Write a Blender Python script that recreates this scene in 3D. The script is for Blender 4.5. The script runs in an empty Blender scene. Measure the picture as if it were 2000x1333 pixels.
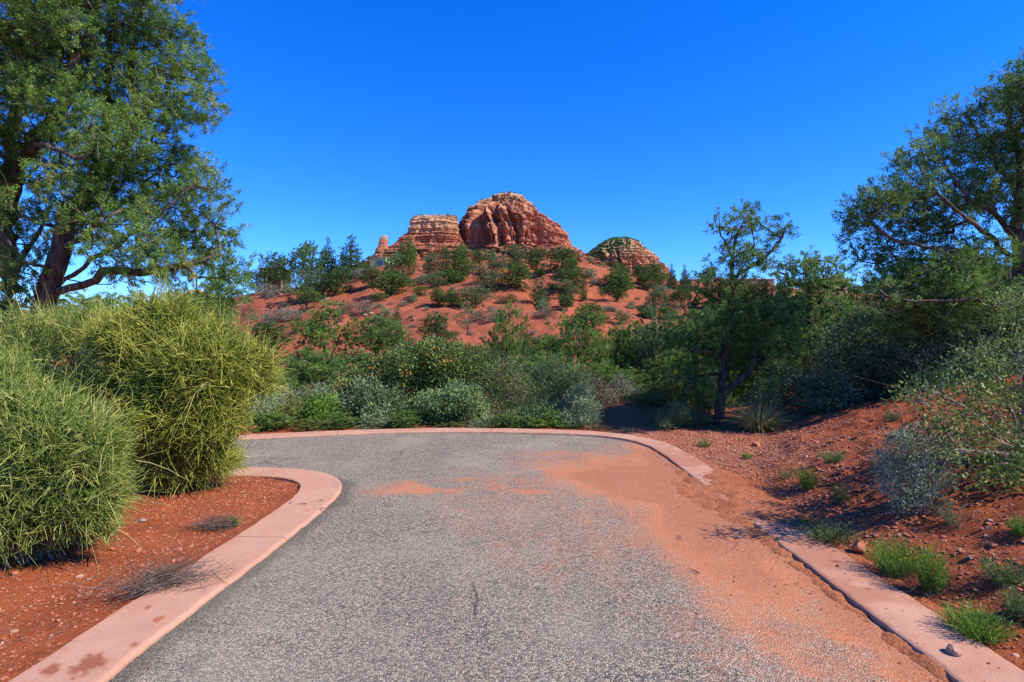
import bpy, math
import numpy as np
from mathutils import Vector

# ------------------------------------------------------------------ camera, sky, sun, exposure
scene = bpy.context.scene
COL = scene.collection
CAM_H, FPX, CX, CY = 1.6, 1111.0, 1000.0, 666.5      # eye height; focal length and centre of the 2000 px wide photograph

cam_d = bpy.data.cameras.new("camera")
cam_d.sensor_width = 36.0
cam_d.lens = 36.0 * FPX / 2000.0
cam_d.clip_start = 0.05
cam_d.clip_end = 6000
cam = bpy.data.objects.new("camera", cam_d)
COL.objects.link(cam)
cam.location = (0, 0, CAM_H)
cam.rotation_euler = (math.radians(90), 0, 0)
scene.camera = cam

SUN_EL = math.radians(43)
SUN_AZ = math.radians(110)                              # clockwise from the view direction (+Y): to the right, a little behind
world = bpy.data.worlds.new("World")
scene.world = world
world.use_nodes = True
wn, wl = world.node_tree.nodes, world.node_tree.links
bg = wn["Background"]
sky = wn.new("ShaderNodeTexSky")
sky.sky_type = 'NISHITA'
sky.sun_disc = False
sky.sun_elevation = SUN_EL
sky.sun_rotation = SUN_AZ
sky.altitude = 1300
sky.air_density = 1.0
sky.dust_density = 0.15
sky.ozone_density = 2.2
hsv = wn.new("ShaderNodeHueSaturation")
hsv.inputs["Saturation"].default_value = 1.42
hsv.inputs["Value"].default_value = 1.0
gm = wn.new("ShaderNodeMix"); gm.data_type = 'RGBA'; gm.blend_type = 'MULTIPLY'
gm.inputs[0].default_value = 1.0
gm.inputs[7].default_value = (0.60, 0.96, 1.68, 1)
wl.new(sky.outputs[0], hsv.inputs["Color"])
wl.new(hsv.outputs[0], gm.inputs[6])
wl.new(gm.outputs[2], bg.inputs["Color"])
bg.inputs["Strength"].default_value = 0.11

sun_d = bpy.data.lights.new("sun", 'SUN')
sun_d.energy = 4.4
sun_d.angle = math.radians(0.53)
sun_d.color = (1.0, 0.90, 0.74)
sun = bpy.data.objects.new("sun", sun_d)
COL.objects.link(sun)
to_sun = Vector((math.sin(SUN_AZ) * math.cos(SUN_EL), math.cos(SUN_AZ) * math.cos(SUN_EL), math.sin(SUN_EL)))
sun.rotation_euler = to_sun.to_track_quat('Z', 'Y').to_euler()
sun.location = to_sun * 100

scene.view_settings.view_transform = 'Standard'
scene.view_settings.look = 'None'
scene.view_settings.exposure = 0.78
scene.view_settings.gamma = 1.0
scene.view_settings.use_curve_mapping = False
scene.cycles.max_bounces = 6
scene.cycles.diffuse_bounces = 3
scene.cycles.transmission_bounces = 3
scene.cycles.transparent_max_bounces = 4

# ------------------------------------------------------------------ small maths
def rs(seed): return np.random.default_rng(seed)

def sstep(a, b, x):
    t = np.clip((x - a) / (b - a), 0, 1)
    return t * t * (3 - 2 * t)

def _hash(ix, iy, iz, seed):
    h = (ix.astype(np.int64) * 374761393 + iy.astype(np.int64) * 668265263 + iz.astype(np.int64) * 2147483647 + seed * 974634777) & 0xFFFFFFFF
    h = ((h ^ (h >> 13)) * 1274126177) & 0xFFFFFFFF
    h = ((h ^ (h >> 16)) * 2246822519) & 0xFFFFFFFF
    return ((h ^ (h >> 15)) & 0xFFFFFF) / float(0xFFFFFF)

def vnoise(x, y, z=None, seed=0):
    x = np.asarray(x, float); y = np.asarray(y, float)
    z = np.zeros_like(x) if z is None else np.asarray(z, float)
    x, y, z = np.broadcast_arrays(x, y, z)
    ix, iy, iz = np.floor(x), np.floor(y), np.floor(z)
    fx, fy, fz = x - ix, y - iy, z - iz
    ux, uy, uz = fx * fx * (3 - 2 * fx), fy * fy * (3 - 2 * fy), fz * fz * (3 - 2 * fz)
    r = 0
    for dx in (0, 1):
        for dy in (0, 1):
            for dz in (0, 1):
                w = (ux if dx else 1 - ux) * (uy if dy else 1 - uy) * (uz if dz else 1 - uz)
                r = r + w * _hash(ix + dx, iy + dy, iz + dz, seed)
    return r

def fbm(x, y, z=None, seed=0, octaves=4, gain=0.5):
    x = np.asarray(x, float); y = np.asarray(y, float)
    s, a, t = 0, 1.0, 0
    for o in range(octaves):
        s = s + a * vnoise(x * 2**o + 17.3 * o, y * 2**o - 9.1 * o, None if z is None else np.asarray(z) * 2**o, seed + o)
        t += a; a *= gain
    return s / t                                     # 0..1

def wpx(px, py, d):
    """the point that lies d metres ahead of the camera where the photograph shows pixel px, py"""
    return np.array([(px - CX) / FPX * d, d, CAM_H + (CY - py) / FPX * d])

def unit(v):
    v = np.asarray(v, float)
    return v / np.maximum(np.linalg.norm(v, axis=-1, keepdims=True), 1e-9)

def resample(pts, step):
    pts = np.asarray(pts, float)
    # Catmull-Rom through the points, then even spacing
    ext = np.vstack([2 * pts[0] - pts[1], pts, 2 * pts[-1] - pts[-2]])
    out = []
    for i in range(1, len(ext) - 2):
        p0, p1, p2, p3 = ext[i - 1], ext[i], ext[i + 1], ext[i + 2]
        for t in np.linspace(0, 1, 12, endpoint=False):
            out.append(0.5 * ((2 * p1) + (-p0 + p2) * t + (2 * p0 - 5 * p1 + 4 * p2 - p3) * t**2 + (-p0 + 3 * p1 - 3 * p2 + p3) * t**3))
    out.append(pts[-1])
    out = np.array(out)
    s = np.concatenate([[0], np.cumsum(np.linalg.norm(np.diff(out, axis=0), axis=1))])
    n = max(2, int(round(s[-1] / step)) + 1)
    u = np.linspace(0, s[-1], n)
    return np.stack([np.interp(u, s, out[:, k]) for k in range(out.shape[1])], 1)

# ------------------------------------------------------------------ mesh and object helpers
def mesh_np(name, V, faces, smooth=False, attrs=None, mat=None, uniform=None):
    """faces: list of (m, k) index arrays"""
    me = bpy.data.meshes.new(name)
    V = np.ascontiguousarray(V, dtype=np.float32)
    me.vertices.add(len(V)); me.vertices.foreach_set("co", V.ravel())
    faces = [np.asarray(f, np.int32) for f in faces if len(f)]
    loops = np.concatenate([f.ravel() for f in faces])
    starts, o = [], 0
    for f in faces:
        starts.append(o + np.arange(len(f), dtype=np.int32) * f.shape[1]); o += f.size
    starts = np.concatenate(starts).astype(np.int32)
    me.loops.add(len(loops)); me.loops.foreach_set("vertex_index", loops)
    me.polygons.add(len(starts)); me.polygons.foreach_set("loop_start", starts)
    me.polygons.foreach_set("use_smooth", np.full(len(starts), smooth, dtype=bool))
    me.update(calc_edges=True)
    for k, (dom, arr) in (attrs or {}).items():
        a = me.attributes.new(k, 'FLOAT', dom)
        a.data.foreach_set("value", np.ascontiguousarray(arr, dtype=np.float32))
    if mat: me.materials.append(mat)
    return me

def add(name, me, parent=None, loc=None):
    o = bpy.data.objects.new(name, me)
    COL.objects.link(o)
    if parent is not None: o.parent = parent
    if loc is not None: o.location = loc
    return o

def tag(o, label, cat, group=None):
    o["label"] = label; o["category"] = cat
    if group: o["group"] = group
    return o

def root(name, loc, label, cat, group=None, rz=0.0):
    o = bpy.data.objects.new(name, None)
    o.empty_display_size = 0.2
    COL.objects.link(o)
    o.location = loc; o.rotation_euler = (0, 0, rz)
    return tag(o, label, cat, group)

def structure(name, me):
    o = add(name, me); o["kind"] = "structure"
    return o

def stuff(name, me, label=None, cat=None):
    o = add(name, me); o["kind"] = "stuff"
    if label: o["label"] = label
    if cat: o["category"] = cat
    return o

def grid_faces(nx, ny, off=0):
    i = np.arange(nx - 1)[:, None] * ny + np.arange(ny - 1)[None, :]
    i = i.ravel() + off
    return np.stack([i, i + ny, i + ny + 1, i + 1], 1)

class Solid:
    """collects boxes, tubes and rocks as ONE mesh"""
    def __init__(self): self.V, self.F, self.n = [], [], 0
    def put(self, V, faces):
        self.V.append(np.asarray(V, float))
        for f in faces: self.F.append(np.asarray(f, np.int32) + self.n)
        self.n += len(V); return self
    def box(self, x0, x1, y0, y1, z0, z1, bev=0.0):
        b = min(bev, 0.45 * min(x1 - x0, y1 - y0, z1 - z0))
        if b <= 0:
            V = [(x, y, z) for x in (x0, x1) for y in (y0, y1) for z in (z0, z1)]
            F = [[0, 1, 3, 2], [4, 6, 7, 5], [0, 4, 5, 1], [2, 3, 7, 6], [0, 2, 6, 4], [1, 5, 7, 3]]
            return self.put(V, [F])
        ring = lambda i, z: [(x0 + i, y0 + i, z), (x1 - i, y0 + i, z), (x1 - i, y1 - i, z), (x0 + i, y1 - i, z)]
        V = ring(b, z0) + ring(0, z0 + b) + ring(0, z1 - b) + ring(b, z1)
        F = [[3, 2, 1, 0], [12, 13, 14, 15]]
        for r in range(3):
            for k in range(4):
                a, c = r * 4 + k, r * 4 + (k + 1) % 4
                F.append([a, c, c + 4, a + 4])
        return self.put(V, [F])
    def tube(self, P, R, sides=6):
        V, F = tube(np.asarray(P, float), np.asarray(R, float), sides)
        return self.put(V, F)
    def mesh(self, name, mat, smooth=False):
        by = {}
        for f in self.F: by.setdefault(f.shape[1], []).append(f)
        return mesh_np(name, np.vstack(self.V), [np.vstack(v) for v in by.values()], smooth=smooth, mat=mat)

def tube(P, R, sides=6, rough=0.0, rng=None):
    n = len(P)
    T = np.gradient(P, axis=0); T = unit(T)
    ref = np.array([0.0, 0, 1]) if abs(T[0, 2]) < 0.9 else np.array([1.0, 0, 0])
    A = unit(np.cross(T, ref)); B = np.cross(T, A)
    ang = np.arange(sides) / sides * 2 * math.pi
    rad = R[:, None] * np.ones((n, sides))
    if rough and rng is not None: rad = rad * (1 + rough * rng.normal(size=(n, sides)))
    V = P[:, None, :] + rad[..., None] * (np.cos(ang)[None, :, None] * A[:, None, :] + np.sin(ang)[None, :, None] * B[:, None, :])
    V = V.reshape(-1, 3)
    i = (np.arange(n - 1)[:, None] * sides + np.arange(sides)[None, :])
    j = (np.arange(n - 1)[:, None] * sides + (np.arange(sides)[None, :] + 1) % sides)
    F = np.stack([i, j, j + sides, i + sides], -1).reshape(-1, 4)
    caps = np.array([[0, *range(sides - 1, 0, -1)], [(n - 1) * sides + k for k in range(sides)]])
    return V, [F, caps]

# ------------------------------------------------------------------ materials
class NT:
    def __init__(self, name):
        self.m = bpy.data.materials.new(name); self.m.use_nodes = True
        self.n, self.l = self.m.node_tree.nodes, self.m.node_tree.links
        self.b = self.n["Principled BSDF"]; self.out = self.n["Material Output"]
        self.b.inputs["Specular IOR Level"].default_value = 0.25
        self.b.inputs["Roughness"].default_value = 0.9
        self.pos = self.n.new("ShaderNodeNewGeometry").outputs["Position"]
    def obj(self): self.pos = self.n.new("ShaderNodeTexCoord").outputs["Object"]; return self
    def attr(self, name):
        a = self.n.new("ShaderNodeAttribute"); a.attribute_name = name; return a.outputs["Fac"]
    def scaled(self, sx, sy, sz):
        v = self.n.new("ShaderNodeVectorMath"); v.operation = 'MULTIPLY'
        self.l.new(self.pos, v.inputs[0]); v.inputs[1].default_value = (sx, sy, sz); return v.outputs[0]
    def noise(self, scale, detail=4, rough=0.55, vec=None, dist=0.0):
        t = self.n.new("ShaderNodeTexNoise"); t.inputs["Scale"].default_value = scale
        t.inputs["Detail"].default_value = detail; t.inputs["Roughness"].default_value = rough
        t.inputs["Distortion"].default_value = dist
        self.l.new(vec if vec is not None else self.pos, t.inputs["Vector"]); return t.outputs["Fac"]
    def warp(self, scale, amt):
        t = self.n.new("ShaderNodeTexNoise"); t.inputs["Scale"].default_value = scale; t.inputs["Detail"].default_value = 5
        self.l.new(self.pos, t.inputs["Vector"])
        v = self.n.new("ShaderNodeVectorMath"); v.operation = 'MULTIPLY_ADD'
        self.l.new(t.outputs["Color"], v.inputs[0]); v.inputs[1].default_value = (amt, amt, 0); self.l.new(self.pos, v.inputs[2]); return v.outputs[0]
    def voro(self, scale, out="Color", vec=None, feature='F1', rnd=1.0):
        t = self.n.new("ShaderNodeTexVoronoi"); t.inputs["Scale"].default_value = scale; t.feature = feature
        t.inputs["Randomness"].default_value = rnd
        self.l.new(vec if vec is not None else self.pos, t.inputs["Vector"]); return t.outputs[out]
    def math(self, op, a, b=None, c=None, clamp=False):
        t = self.n.new("ShaderNodeMath"); t.operation = op; t.use_clamp = clamp
        for i, v in enumerate((a, b, c)):
            if v is None: continue
            if isinstance(v, (int, float)): t.inputs[i].default_value = v
            else: self.l.new(v, t.inputs[i])
        return t.outputs[0]
    def step(self, v, lo, hi):
        t = self.n.new("ShaderNodeMapRange"); t.interpolation_type = 'SMOOTHSTEP'
        t.inputs["From Min"].default_value = lo; t.inputs["From Max"].default_value = hi
        self.l.new(v, t.inputs["Value"]); return t.outputs[0]
    def ramp(self, v, stops, mode='LINEAR'):
        t = self.n.new("ShaderNodeValToRGB"); cr = t.color_ramp; cr.interpolation = mode
        while len(cr.elements) < len(stops): cr.elements.new(0.5)
        for e, (p, c) in zip(cr.elements, stops): e.position = p; e.color = (*c, 1)
        self.l.new(v, t.inputs[0]); return t.outputs[0]
    def mix(self, f, a, b, mode='MIX'):
        t = self.n.new("ShaderNodeMix"); t.data_type = 'RGBA'; t.blend_type = mode
        if isinstance(f, (int, float)): t.inputs[0].default_value = f
        else: self.l.new(f, t.inputs[0])
        for i, v in ((6, a), (7, b)):
            if isinstance(v, tuple): t.inputs[i].default_value = (*v, 1)
            else: self.l.new(v, t.inputs[i])
        return t.outputs[2]
    def sepx(self, v, k):
        t = self.n.new("ShaderNodeSeparateXYZ"); self.l.new(v, t.inputs[0]); return t.outputs[k]
    def color(self, c):
        if isinstance(c, tuple): self.b.inputs["Base Color"].default_value = (*c, 1)
        else: self.l.new(c, self.b.inputs["Base Color"])
        return self
    def bump(self, h, dist, strength=1.0):
        t = self.n.new("ShaderNodeBump"); t.inputs["Distance"].default_value = dist; t.inputs["Strength"].default_value = strength
        self.l.new(h, t.inputs["Height"])
        if getattr(self, "_nb", None) is not None: self.l.new(self._nb, t.inputs["Normal"])
        self._nb = t.outputs[0]
        self.l.new(self._nb, self.b.inputs["Normal"]); return self
    def rough(self, r): self.b.inputs["Roughness"].default_value = r; return self
    def spec(self, r): self.b.inputs["Specular IOR Level"].default_value = r; return self

def leaf_mat(name, stops, transl=0.25, rough=0.65, spec=0.10):
    t = NT(name)
    c = t.ramp(t.attr("tint"), stops)
    t.color(c).rough(rough).spec(spec)
    tr = t.n.new("ShaderNodeBsdfTranslucent"); t.l.new(c, tr.inputs["Color"])
    mx = t.n.new("ShaderNodeMixShader"); mx.inputs[0].default_value = transl
    t.l.new(t.b.outputs[0], mx.inputs[1]); t.l.new(tr.outputs[0], mx.inputs[2])
    t.l.new(mx.outputs[0], t.out.inputs["Surface"])
    return t.m

def bark_mat(name, dark, light, scale=14, zstretch=0.18):
    t = NT(name).obj()
    n = t.noise(scale, 5, 0.65, t.scaled(1, 1, zstretch))
    t.color(t.ramp(n, [(0.35, dark), (0.62, light)])).rough(0.9)
    t.bump(n, 0.03, 0.9)
    return t.m

def m_dirt():
    t = NT("red_dirt")
    big = t.noise(0.23, 4, 0.6); mid = t.noise(2.1, 5, 0.6); fine = t.noise(38, 5, 0.7)
    c = t.ramp(mid, [(0.30, (0.235, 0.060, 0.024)), (0.55, (0.355, 0.088, 0.031)), (0.75, (0.43, 0.125, 0.047))])
    c = t.mix(t.step(big, 0.42, 0.66), c, t.mix(0.5, c, (0.40, 0.115, 0.05)))
    c = t.mix(t.math('MULTIPLY', t.step(fine, 0.5, 0.72), 0.5), c, (0.17, 0.045, 0.022))
    cell = t.voro(46, "Color"); d = t.voro(46, "Distance")
    k = t.sepx(cell, 0)
    pebble = t.math('MULTIPLY', t.step(k, 0.72, 0.8), t.math('SUBTRACT', 1.0, t.step(d, 0.28, 0.42)))
    pc = t.ramp(t.sepx(cell, 1), [(0.0, (0.34, 0.12, 0.06)), (0.45, (0.42, 0.2, 0.12)), (0.7, (0.46, 0.33, 0.25)), (1.0, (0.14, 0.05, 0.03))])
    c = t.mix(pebble, c, pc)
    c = t.mix(t.math('MULTIPLY', t.attr("silt"), t.step(t.noise(3.0, 5, 0.7), 0.2, 0.6)), c, t.ramp(fine, [(0.3, (0.42, 0.145, 0.062)), (0.65, (0.54, 0.20, 0.088))]))
    pl = t.math('MULTIPLY', t.attr("pale"), t.step(t.noise(5.0, 5, 0.7), 0.30, 0.62))
    c = t.mix(t.math('MULTIPLY', pl, 0.8), c, t.ramp(fine, [(0.3, (0.33, 0.135, 0.075)), (0.6, (0.46, 0.225, 0.14)), (0.8, (0.50, 0.30, 0.21))]))
    c = t.mix(t.math('MULTIPLY', t.step(t.sepx(t.pos, 1), 14, 24), 0.6), c, t.ramp(t.noise(0.7, 5, 0.65), [(0.3, (0.235, 0.07, 0.036)), (0.55, (0.32, 0.098, 0.05)), (0.75, (0.38, 0.135, 0.075))]))
    t.color(c).rough(0.95).spec(0.12)
    t.bump(t.noise(9, 6, 0.7), 0.07, 0.9)
    t.bump(fine, 0.016, 1.0)
    t.bump(pebble, 0.008, 0.9)
    return t.m

def m_road():
    t = NT("chipseal_asphalt")
    cell = t.voro(98, "Color"); d = t.voro(98, "Distance")
    k = t.sepx(cell, 0)
    stone = t.ramp(k, [(0.0, (0.05, 0.055, 0.066)), (0.25, (0.135, 0.13, 0.13)), (0.5, (0.25, 0.222, 0.202)), (0.74, (0.37, 0.315, 0.28)), (0.92, (0.46, 0.405, 0.355)), (1.0, (0.24, 0.12, 0.08))])
    gap = t.step(d, 0.40, 0.62)
    c = t.mix(t.math('MULTIPLY', gap, 0.62), stone, (0.04, 0.038, 0.038))
    wear = t.noise(0.9, 5, 0.6)
    c = t.mix(t.math('MULTIPLY', t.step(wear, 0.42, 0.68), 0.28), c, (0.33, 0.30, 0.27))
    streak = t.noise(1.0, 5, 0.6, t.scaled(0.55, 2.6, 1))
    c = t.mix(t.math('MULTIPLY', t.step(streak, 0.52, 0.72), 0.24), c, (0.14, 0.145, 0.155))
    tr = t.noise(1.0, 4, 0.6, t.scaled(2.2, 0.22, 1))
    c = t.mix(t.math('MULTIPLY', t.step(tr, 0.50, 0.68), 0.20), c, (0.085, 0.085, 0.09))
    ck = t.voro(0.75, "Distance", feature='DISTANCE_TO_EDGE', vec=t.warp(0.9, 0.35))
    ck = t.math('MULTIPLY', t.math('SUBTRACT', 1.0, t.step(ck, 0.002, 0.010)), t.step(t.noise(0.5, 3, 0.6), 0.52, 0.60))
    c = t.mix(t.math('MULTIPLY', ck, 0.75), c, (0.03, 0.028, 0.027))
    edge = t.attr("edge")
    c = t.mix(t.math('MULTIPLY', edge, 0.62), c, (0.055, 0.053, 0.052))
    c = t.mix(1.0, c, (1.34, 1.27, 1.02), 'MULTIPLY')
    # fine red dust lies between the chips first, then over them
    dust = t.attr("dust")
    grain = t.noise(60, 3, 0.6)
    clump = t.noise(7, 5, 0.7)
    f = t.math('ADD', dust, t.math('MULTIPLY', t.math('SUBTRACT', grain, 0.5), 0.55))
    f = t.math('ADD', f, t.math('MULTIPLY', t.math('SUBTRACT', clump, 0.5), 1.0))
    st2 = t.noise(1.0, 5, 0.65, t.scaled(5.0, 0.9, 1))
    f = t.math('ADD', f, t.math('MULTIPLY', t.math('SUBTRACT', st2, 0.5), 0.75))
    f = t.math('ADD', f, t.math('MULTIPLY', gap, 0.14))
    f = t.step(f, 0.12, 1.12)
    dc = t.ramp(t.noise(1.6, 4, 0.6), [(0.3, (0.38, 0.135, 0.058)), (0.55, (0.48, 0.155, 0.055)), (0.8, (0.47, 0.20, 0.10))])
    dc = t.mix(t.step(dust, 0.9, 1.2), dc, t.mix(t.step(grain, 0.4, 0.65), (0.33, 0.105, 0.042), (0.43, 0.15, 0.06)))
    f = t.math('ADD', f, t.math('MULTIPLY', t.step(dust, 0.95, 1.22), 0.7), clamp=True)
    c = t.mix(t.math('MULTIPLY', f, t.math('ADD', 0.68, t.math('MULTIPLY', gap, 0.25))), c, dc)
    t.color(c).rough(0.88).spec(0.22)
    h = t.math('SUBTRACT', 1.0, t.step(d, 0.2, 0.7))
    t.bump(t.math('MULTIPLY', h, t.math('SUBTRACT', 1.0, t.math('MULTIPLY', f, 0.75))), 0.006, 0.8)
    t.bump(t.noise(5, 4, 0.6), 0.012, 0.4)
    return t.m

def m_kerb():
    t = NT("pink_concrete")
    n = t.noise(1.3, 5, 0.65); f = t.noise(120, 3, 0.6); s = t.noise(5.5, 5, 0.7)
    c = t.ramp(n, [(0.3, (0.44, 0.228, 0.15)), (0.6, (0.51, 0.29, 0.195)), (0.8, (0.54, 0.33, 0.235))])
    c = t.mix(t.math('MULTIPLY', t.step(s, 0.58, 0.68), 0.55), c, (0.43, 0.16, 0.085))
    c = t.mix(t.math('MULTIPLY', t.step(f, 0.6, 0.75), 0.3), c, (0.28, 0.13, 0.10))
    c = t.mix(t.math("MULTIPLY", t.step(t.noise(2.2, 6, 0.75), 0.46, 0.7), 0.5), c, (0.40, 0.205, 0.13))
    c = t.mix(t.math("MULTIPLY", t.step(t.noise(34, 4, 0.7), 0.55, 0.75), 0.35), c, (0.34, 0.17, 0.115))
    c = t.mix(t.attr("dusty"), c, (0.37, 0.165, 0.095))
    c = t.mix(t.attr("stain"), c, (0.25, 0.072, 0.033))
    t.color(c).rough(0.85).spec(0.2)
    t.bump(f, 0.003, 0.8); t.bump(s, 0.008, 0.7)
    return t.m

def m_rock(name="red_rock", a=(0.33, 0.095, 0.045), b=(0.47, 0.19, 0.11)):
    t = NT(name)
    n = t.noise(22, 5, 0.65)
    t.color(t.ramp(n, [(0.3, a), (0.7, b)])).rough(0.92)
    t.bump(n, 0.015, 0.8)
    return t.m

def m_butte(name, z0, z1, tan_at, varnish=0.5):
    """red sandstone with horizontal beds; tan and cream beds from tan_at (0..1 of the height) up"""
    t = NT(name)
    z = t.sepx(t.pos, 2)
    warp = t.math('MULTIPLY', t.math('SUBTRACT', t.noise(0.02, 4, 0.6), 0.5), 0.20)
    h = t.math('ADD', t.math('DIVIDE', t.math('SUBTRACT', z, z0), z1 - z0), warp)
    c = t.ramp(h, [(0.0, (0.31, 0.125, 0.075)), (max(0.02, tan_at - 0.28), (0.335, 0.135, 0.08)), (tan_at - 0.09, (0.36, 0.165, 0.10)),
                   (tan_at - 0.03, (0.42, 0.19, 0.11)), (tan_at + 0.06, (0.41, 0.235, 0.135)), (1.0, (0.40, 0.255, 0.155))])
    beds = t.noise(1.0, 4, 0.7, t.scaled(0.004, 0.004, 0.16))
    c = t.mix(t.math('MULTIPLY', t.step(beds, 0.60, 0.66), 0.34), c, (0.50, 0.36, 0.27))
    c = t.mix(t.math('MULTIPLY', t.step(beds, 0.44, 0.36), 0.40), c, (0.25, 0.085, 0.05))
    st = t.noise(1.0, 4, 0.65, t.scaled(0.07, 0.07, 0.009))
    c = t.mix(t.math('MULTIPLY', t.step(st, 0.49, 0.62), varnish * 1.25), c, (0.13, 0.045, 0.032))
    c = t.mix(t.math('MULTIPLY', t.step(t.noise(0.25, 4, 0.6), 0.55, 0.7), 0.3), c, (0.22, 0.08, 0.05))
    c = t.mix(1.0, c, (1.34, 1.30, 1.20), 'MULTIPLY')
    t.color(c).rough(0.95).spec(0.1)
    t.bump(t.noise(1.0, 5, 0.7, t.scaled(0.05, 0.05, 0.35)), 3.0, 0.9)
    t.bump(t.noise(0.22, 5, 0.65), 3.0, 0.6)
    return t.m

def m_plain(name, c, rough=0.7, spec=0.3, n=0.12, scale=3.0):
    t = NT(name)
    v = t.noise(scale, 4, 0.6)
    t.color(t.ramp(v, [(0.3, tuple(k * (1 - n) for k in c)), (0.7, tuple(min(1, k * (1 + n)) for k in c))])).rough(rough).spec(spec)
    return t.m

M = dict(
    dirt=m_dirt(), road=m_road(), kerb=m_kerb(), rock=m_rock(), palerock=m_rock("pale_stone", (0.32, 0.16, 0.10), (0.47, 0.30, 0.21)),
    greystone=m_rock("grey_stone", (0.2, 0.19, 0.19), (0.42, 0.40, 0.38)),
    bark=bark_mat("juniper_bark", (0.026, 0.019, 0.015), (0.155, 0.115, 0.085)),
    bark_dark=bark_mat("dark_bark", (0.02, 0.014, 0.012), (0.115, 0.08, 0.065)),
    bark_grey=bark_mat("grey_twigs", (0.11, 0.092, 0.07), (0.30, 0.26, 0.205), 30),
    bark_pale=bark_mat("dead_pale_twigs", (0.24, 0.205, 0.17), (0.48, 0.43, 0.365), 30),
    bark_red=bark_mat("reddish_twigs", (0.10, 0.045, 0.035), (0.32, 0.24, 0.22), 20),
    juniper=leaf_mat("juniper_leaves", [(0, (0.062, 0.125, 0.026)), (0.5, (0.138, 0.255, 0.048)), (0.9, (0.23, 0.345, 0.07)), (1, (0.32, 0.33, 0.09))], 0.32),
    juniper_dark=leaf_mat("dark_juniper_leaves", [(0, (0.066, 0.13, 0.036)), (0.5, (0.135, 0.245, 0.056)), (1, (0.24, 0.355, 0.085))], 0.42),
    juniper_grey=leaf_mat("grey_juniper_leaves", [(0, (0.075, 0.118, 0.046)), (0.5, (0.125, 0.19, 0.072)), (1, (0.19, 0.265, 0.1))], 0.2),
    pinyon=leaf_mat("pinyon_needles", [(0, (0.0405, 0.0837, 0.0288)), (0.5, (0.0702, 0.1323, 0.0384)), (1, (0.1148, 0.1958, 0.054))], 0.15),
    bright=leaf_mat("bright_leaves", [(0, (0.072, 0.1562, 0.0216)), (0.5, (0.12, 0.2375, 0.03)), (1, (0.192, 0.3187, 0.0456))], 0.25),
    oak=leaf_mat("oak_leaves", [(0, (0.05, 0.1, 0.026)), (0.5, (0.1, 0.175, 0.04)), (0.88, (0.19, 0.26, 0.055)), (0.975, (0.29, 0.28, 0.045)), (1, (0.4, 0.2, 0.04))], 0.18, 0.5, 0.18),
    sage=leaf_mat("sage_leaves", [(0, (0.075, 0.135, 0.048)), (0.5, (0.135, 0.22, 0.074)), (1, (0.23, 0.32, 0.115))], 0.15),
    silver=leaf_mat("silver_leaves", [(0, (0.12, 0.17, 0.08)), (0.5, (0.205, 0.27, 0.13)), (1, (0.33, 0.385, 0.21))], 0.12),
    silverbright=leaf_mat("silvery_bush_leaves", [(0, (0.19, 0.24, 0.13)), (0.5, (0.32, 0.39, 0.22)), (1, (0.48, 0.53, 0.35))], 0.3),
    hill_dark=leaf_mat("dark_hill_leaves", [(0, (0.045, 0.085, 0.026)), (0.5, (0.082, 0.145, 0.036)), (1, (0.145, 0.215, 0.055))], 0.3),
    hill_green=leaf_mat("green_hill_leaves", [(0, (0.05, 0.10, 0.024)), (0.5, (0.10, 0.18, 0.036)), (1, (0.18, 0.26, 0.055))], 0.3),
    bluegrey=leaf_mat("blue_grey_scrub", [(0, (0.12, 0.135, 0.085)), (0.5, (0.19, 0.205, 0.135)), (1, (0.28, 0.285, 0.2))], 0.1),
    olive=leaf_mat("olive_leaves", [(0, (0.0938, 0.1144, 0.0264)), (0.5, (0.1562, 0.1794, 0.0384)), (1, (0.2438, 0.2496, 0.0576))], 0.2),
    brown=leaf_mat("brown_scrub", [(0, (0.10, 0.072, 0.045)), (0.5, (0.155, 0.125, 0.07)), (1, (0.22, 0.19, 0.105))], 0.1),
    manzanita=leaf_mat("manzanita_leaves", [(0, (0.065, 0.12, 0.026)), (0.5, (0.13, 0.205, 0.042)), (0.9, (0.21, 0.28, 0.06)), (1, (0.28, 0.29, 0.08))], 0.22, 0.5, 0.18),
    shade=leaf_mat("grey_green_leaves", [(0, (0.065, 0.105, 0.043)), (0.5, (0.122, 0.182, 0.07)), (1, (0.25, 0.31, 0.15))], 0.15, 0.55, 0.14),
    broom=leaf_mat("broom_stems", [(0, (0.09, 0.13, 0.022)), (0.4, (0.25, 0.305, 0.046)), (0.75, (0.47, 0.5, 0.085)), (1, (0.62, 0.58, 0.15))], 0.2, 0.55, 0.14),
    broom_green=leaf_mat("green_broom_stems", [(0, (0.08, 0.13, 0.026)), (0.4, (0.22, 0.3, 0.06)), (0.75, (0.42, 0.48, 0.12)), (1, (0.58, 0.56, 0.19))], 0.2, 0.55, 0.14),
    snakeweed=leaf_mat("snakeweed_stems", [(0, (0.085, 0.17, 0.025)), (0.5, (0.16, 0.29, 0.04)), (1, (0.27, 0.40, 0.08))], 0.25),
    weed=leaf_mat("dull_weed_stems", [(0, (0.099, 0.1437, 0.044)), (0.5, (0.165, 0.2242, 0.066)), (1, (0.286, 0.3105, 0.121))], 0.2),
    drygrass=leaf_mat("dry_grass", [(0, (0.184, 0.198, 0.055)), (0.45, (0.3335, 0.308, 0.09)), (0.8, (0.5175, 0.429, 0.17)), (1, (0.6, 0.528, 0.25))], 0.25),
    yucca=leaf_mat("yucca_blades", [(0, (0.11, 0.155, 0.075)), (0.6, (0.20, 0.25, 0.115)), (1, (0.36, 0.32, 0.14))], 0.15, 0.5, 0.18),
    deadtwig=leaf_mat("dead_brush", [(0, (0.085, 0.062, 0.048)), (0.5, (0.15, 0.115, 0.09)), (1, (0.27, 0.22, 0.18))], 0.05),
)
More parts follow.
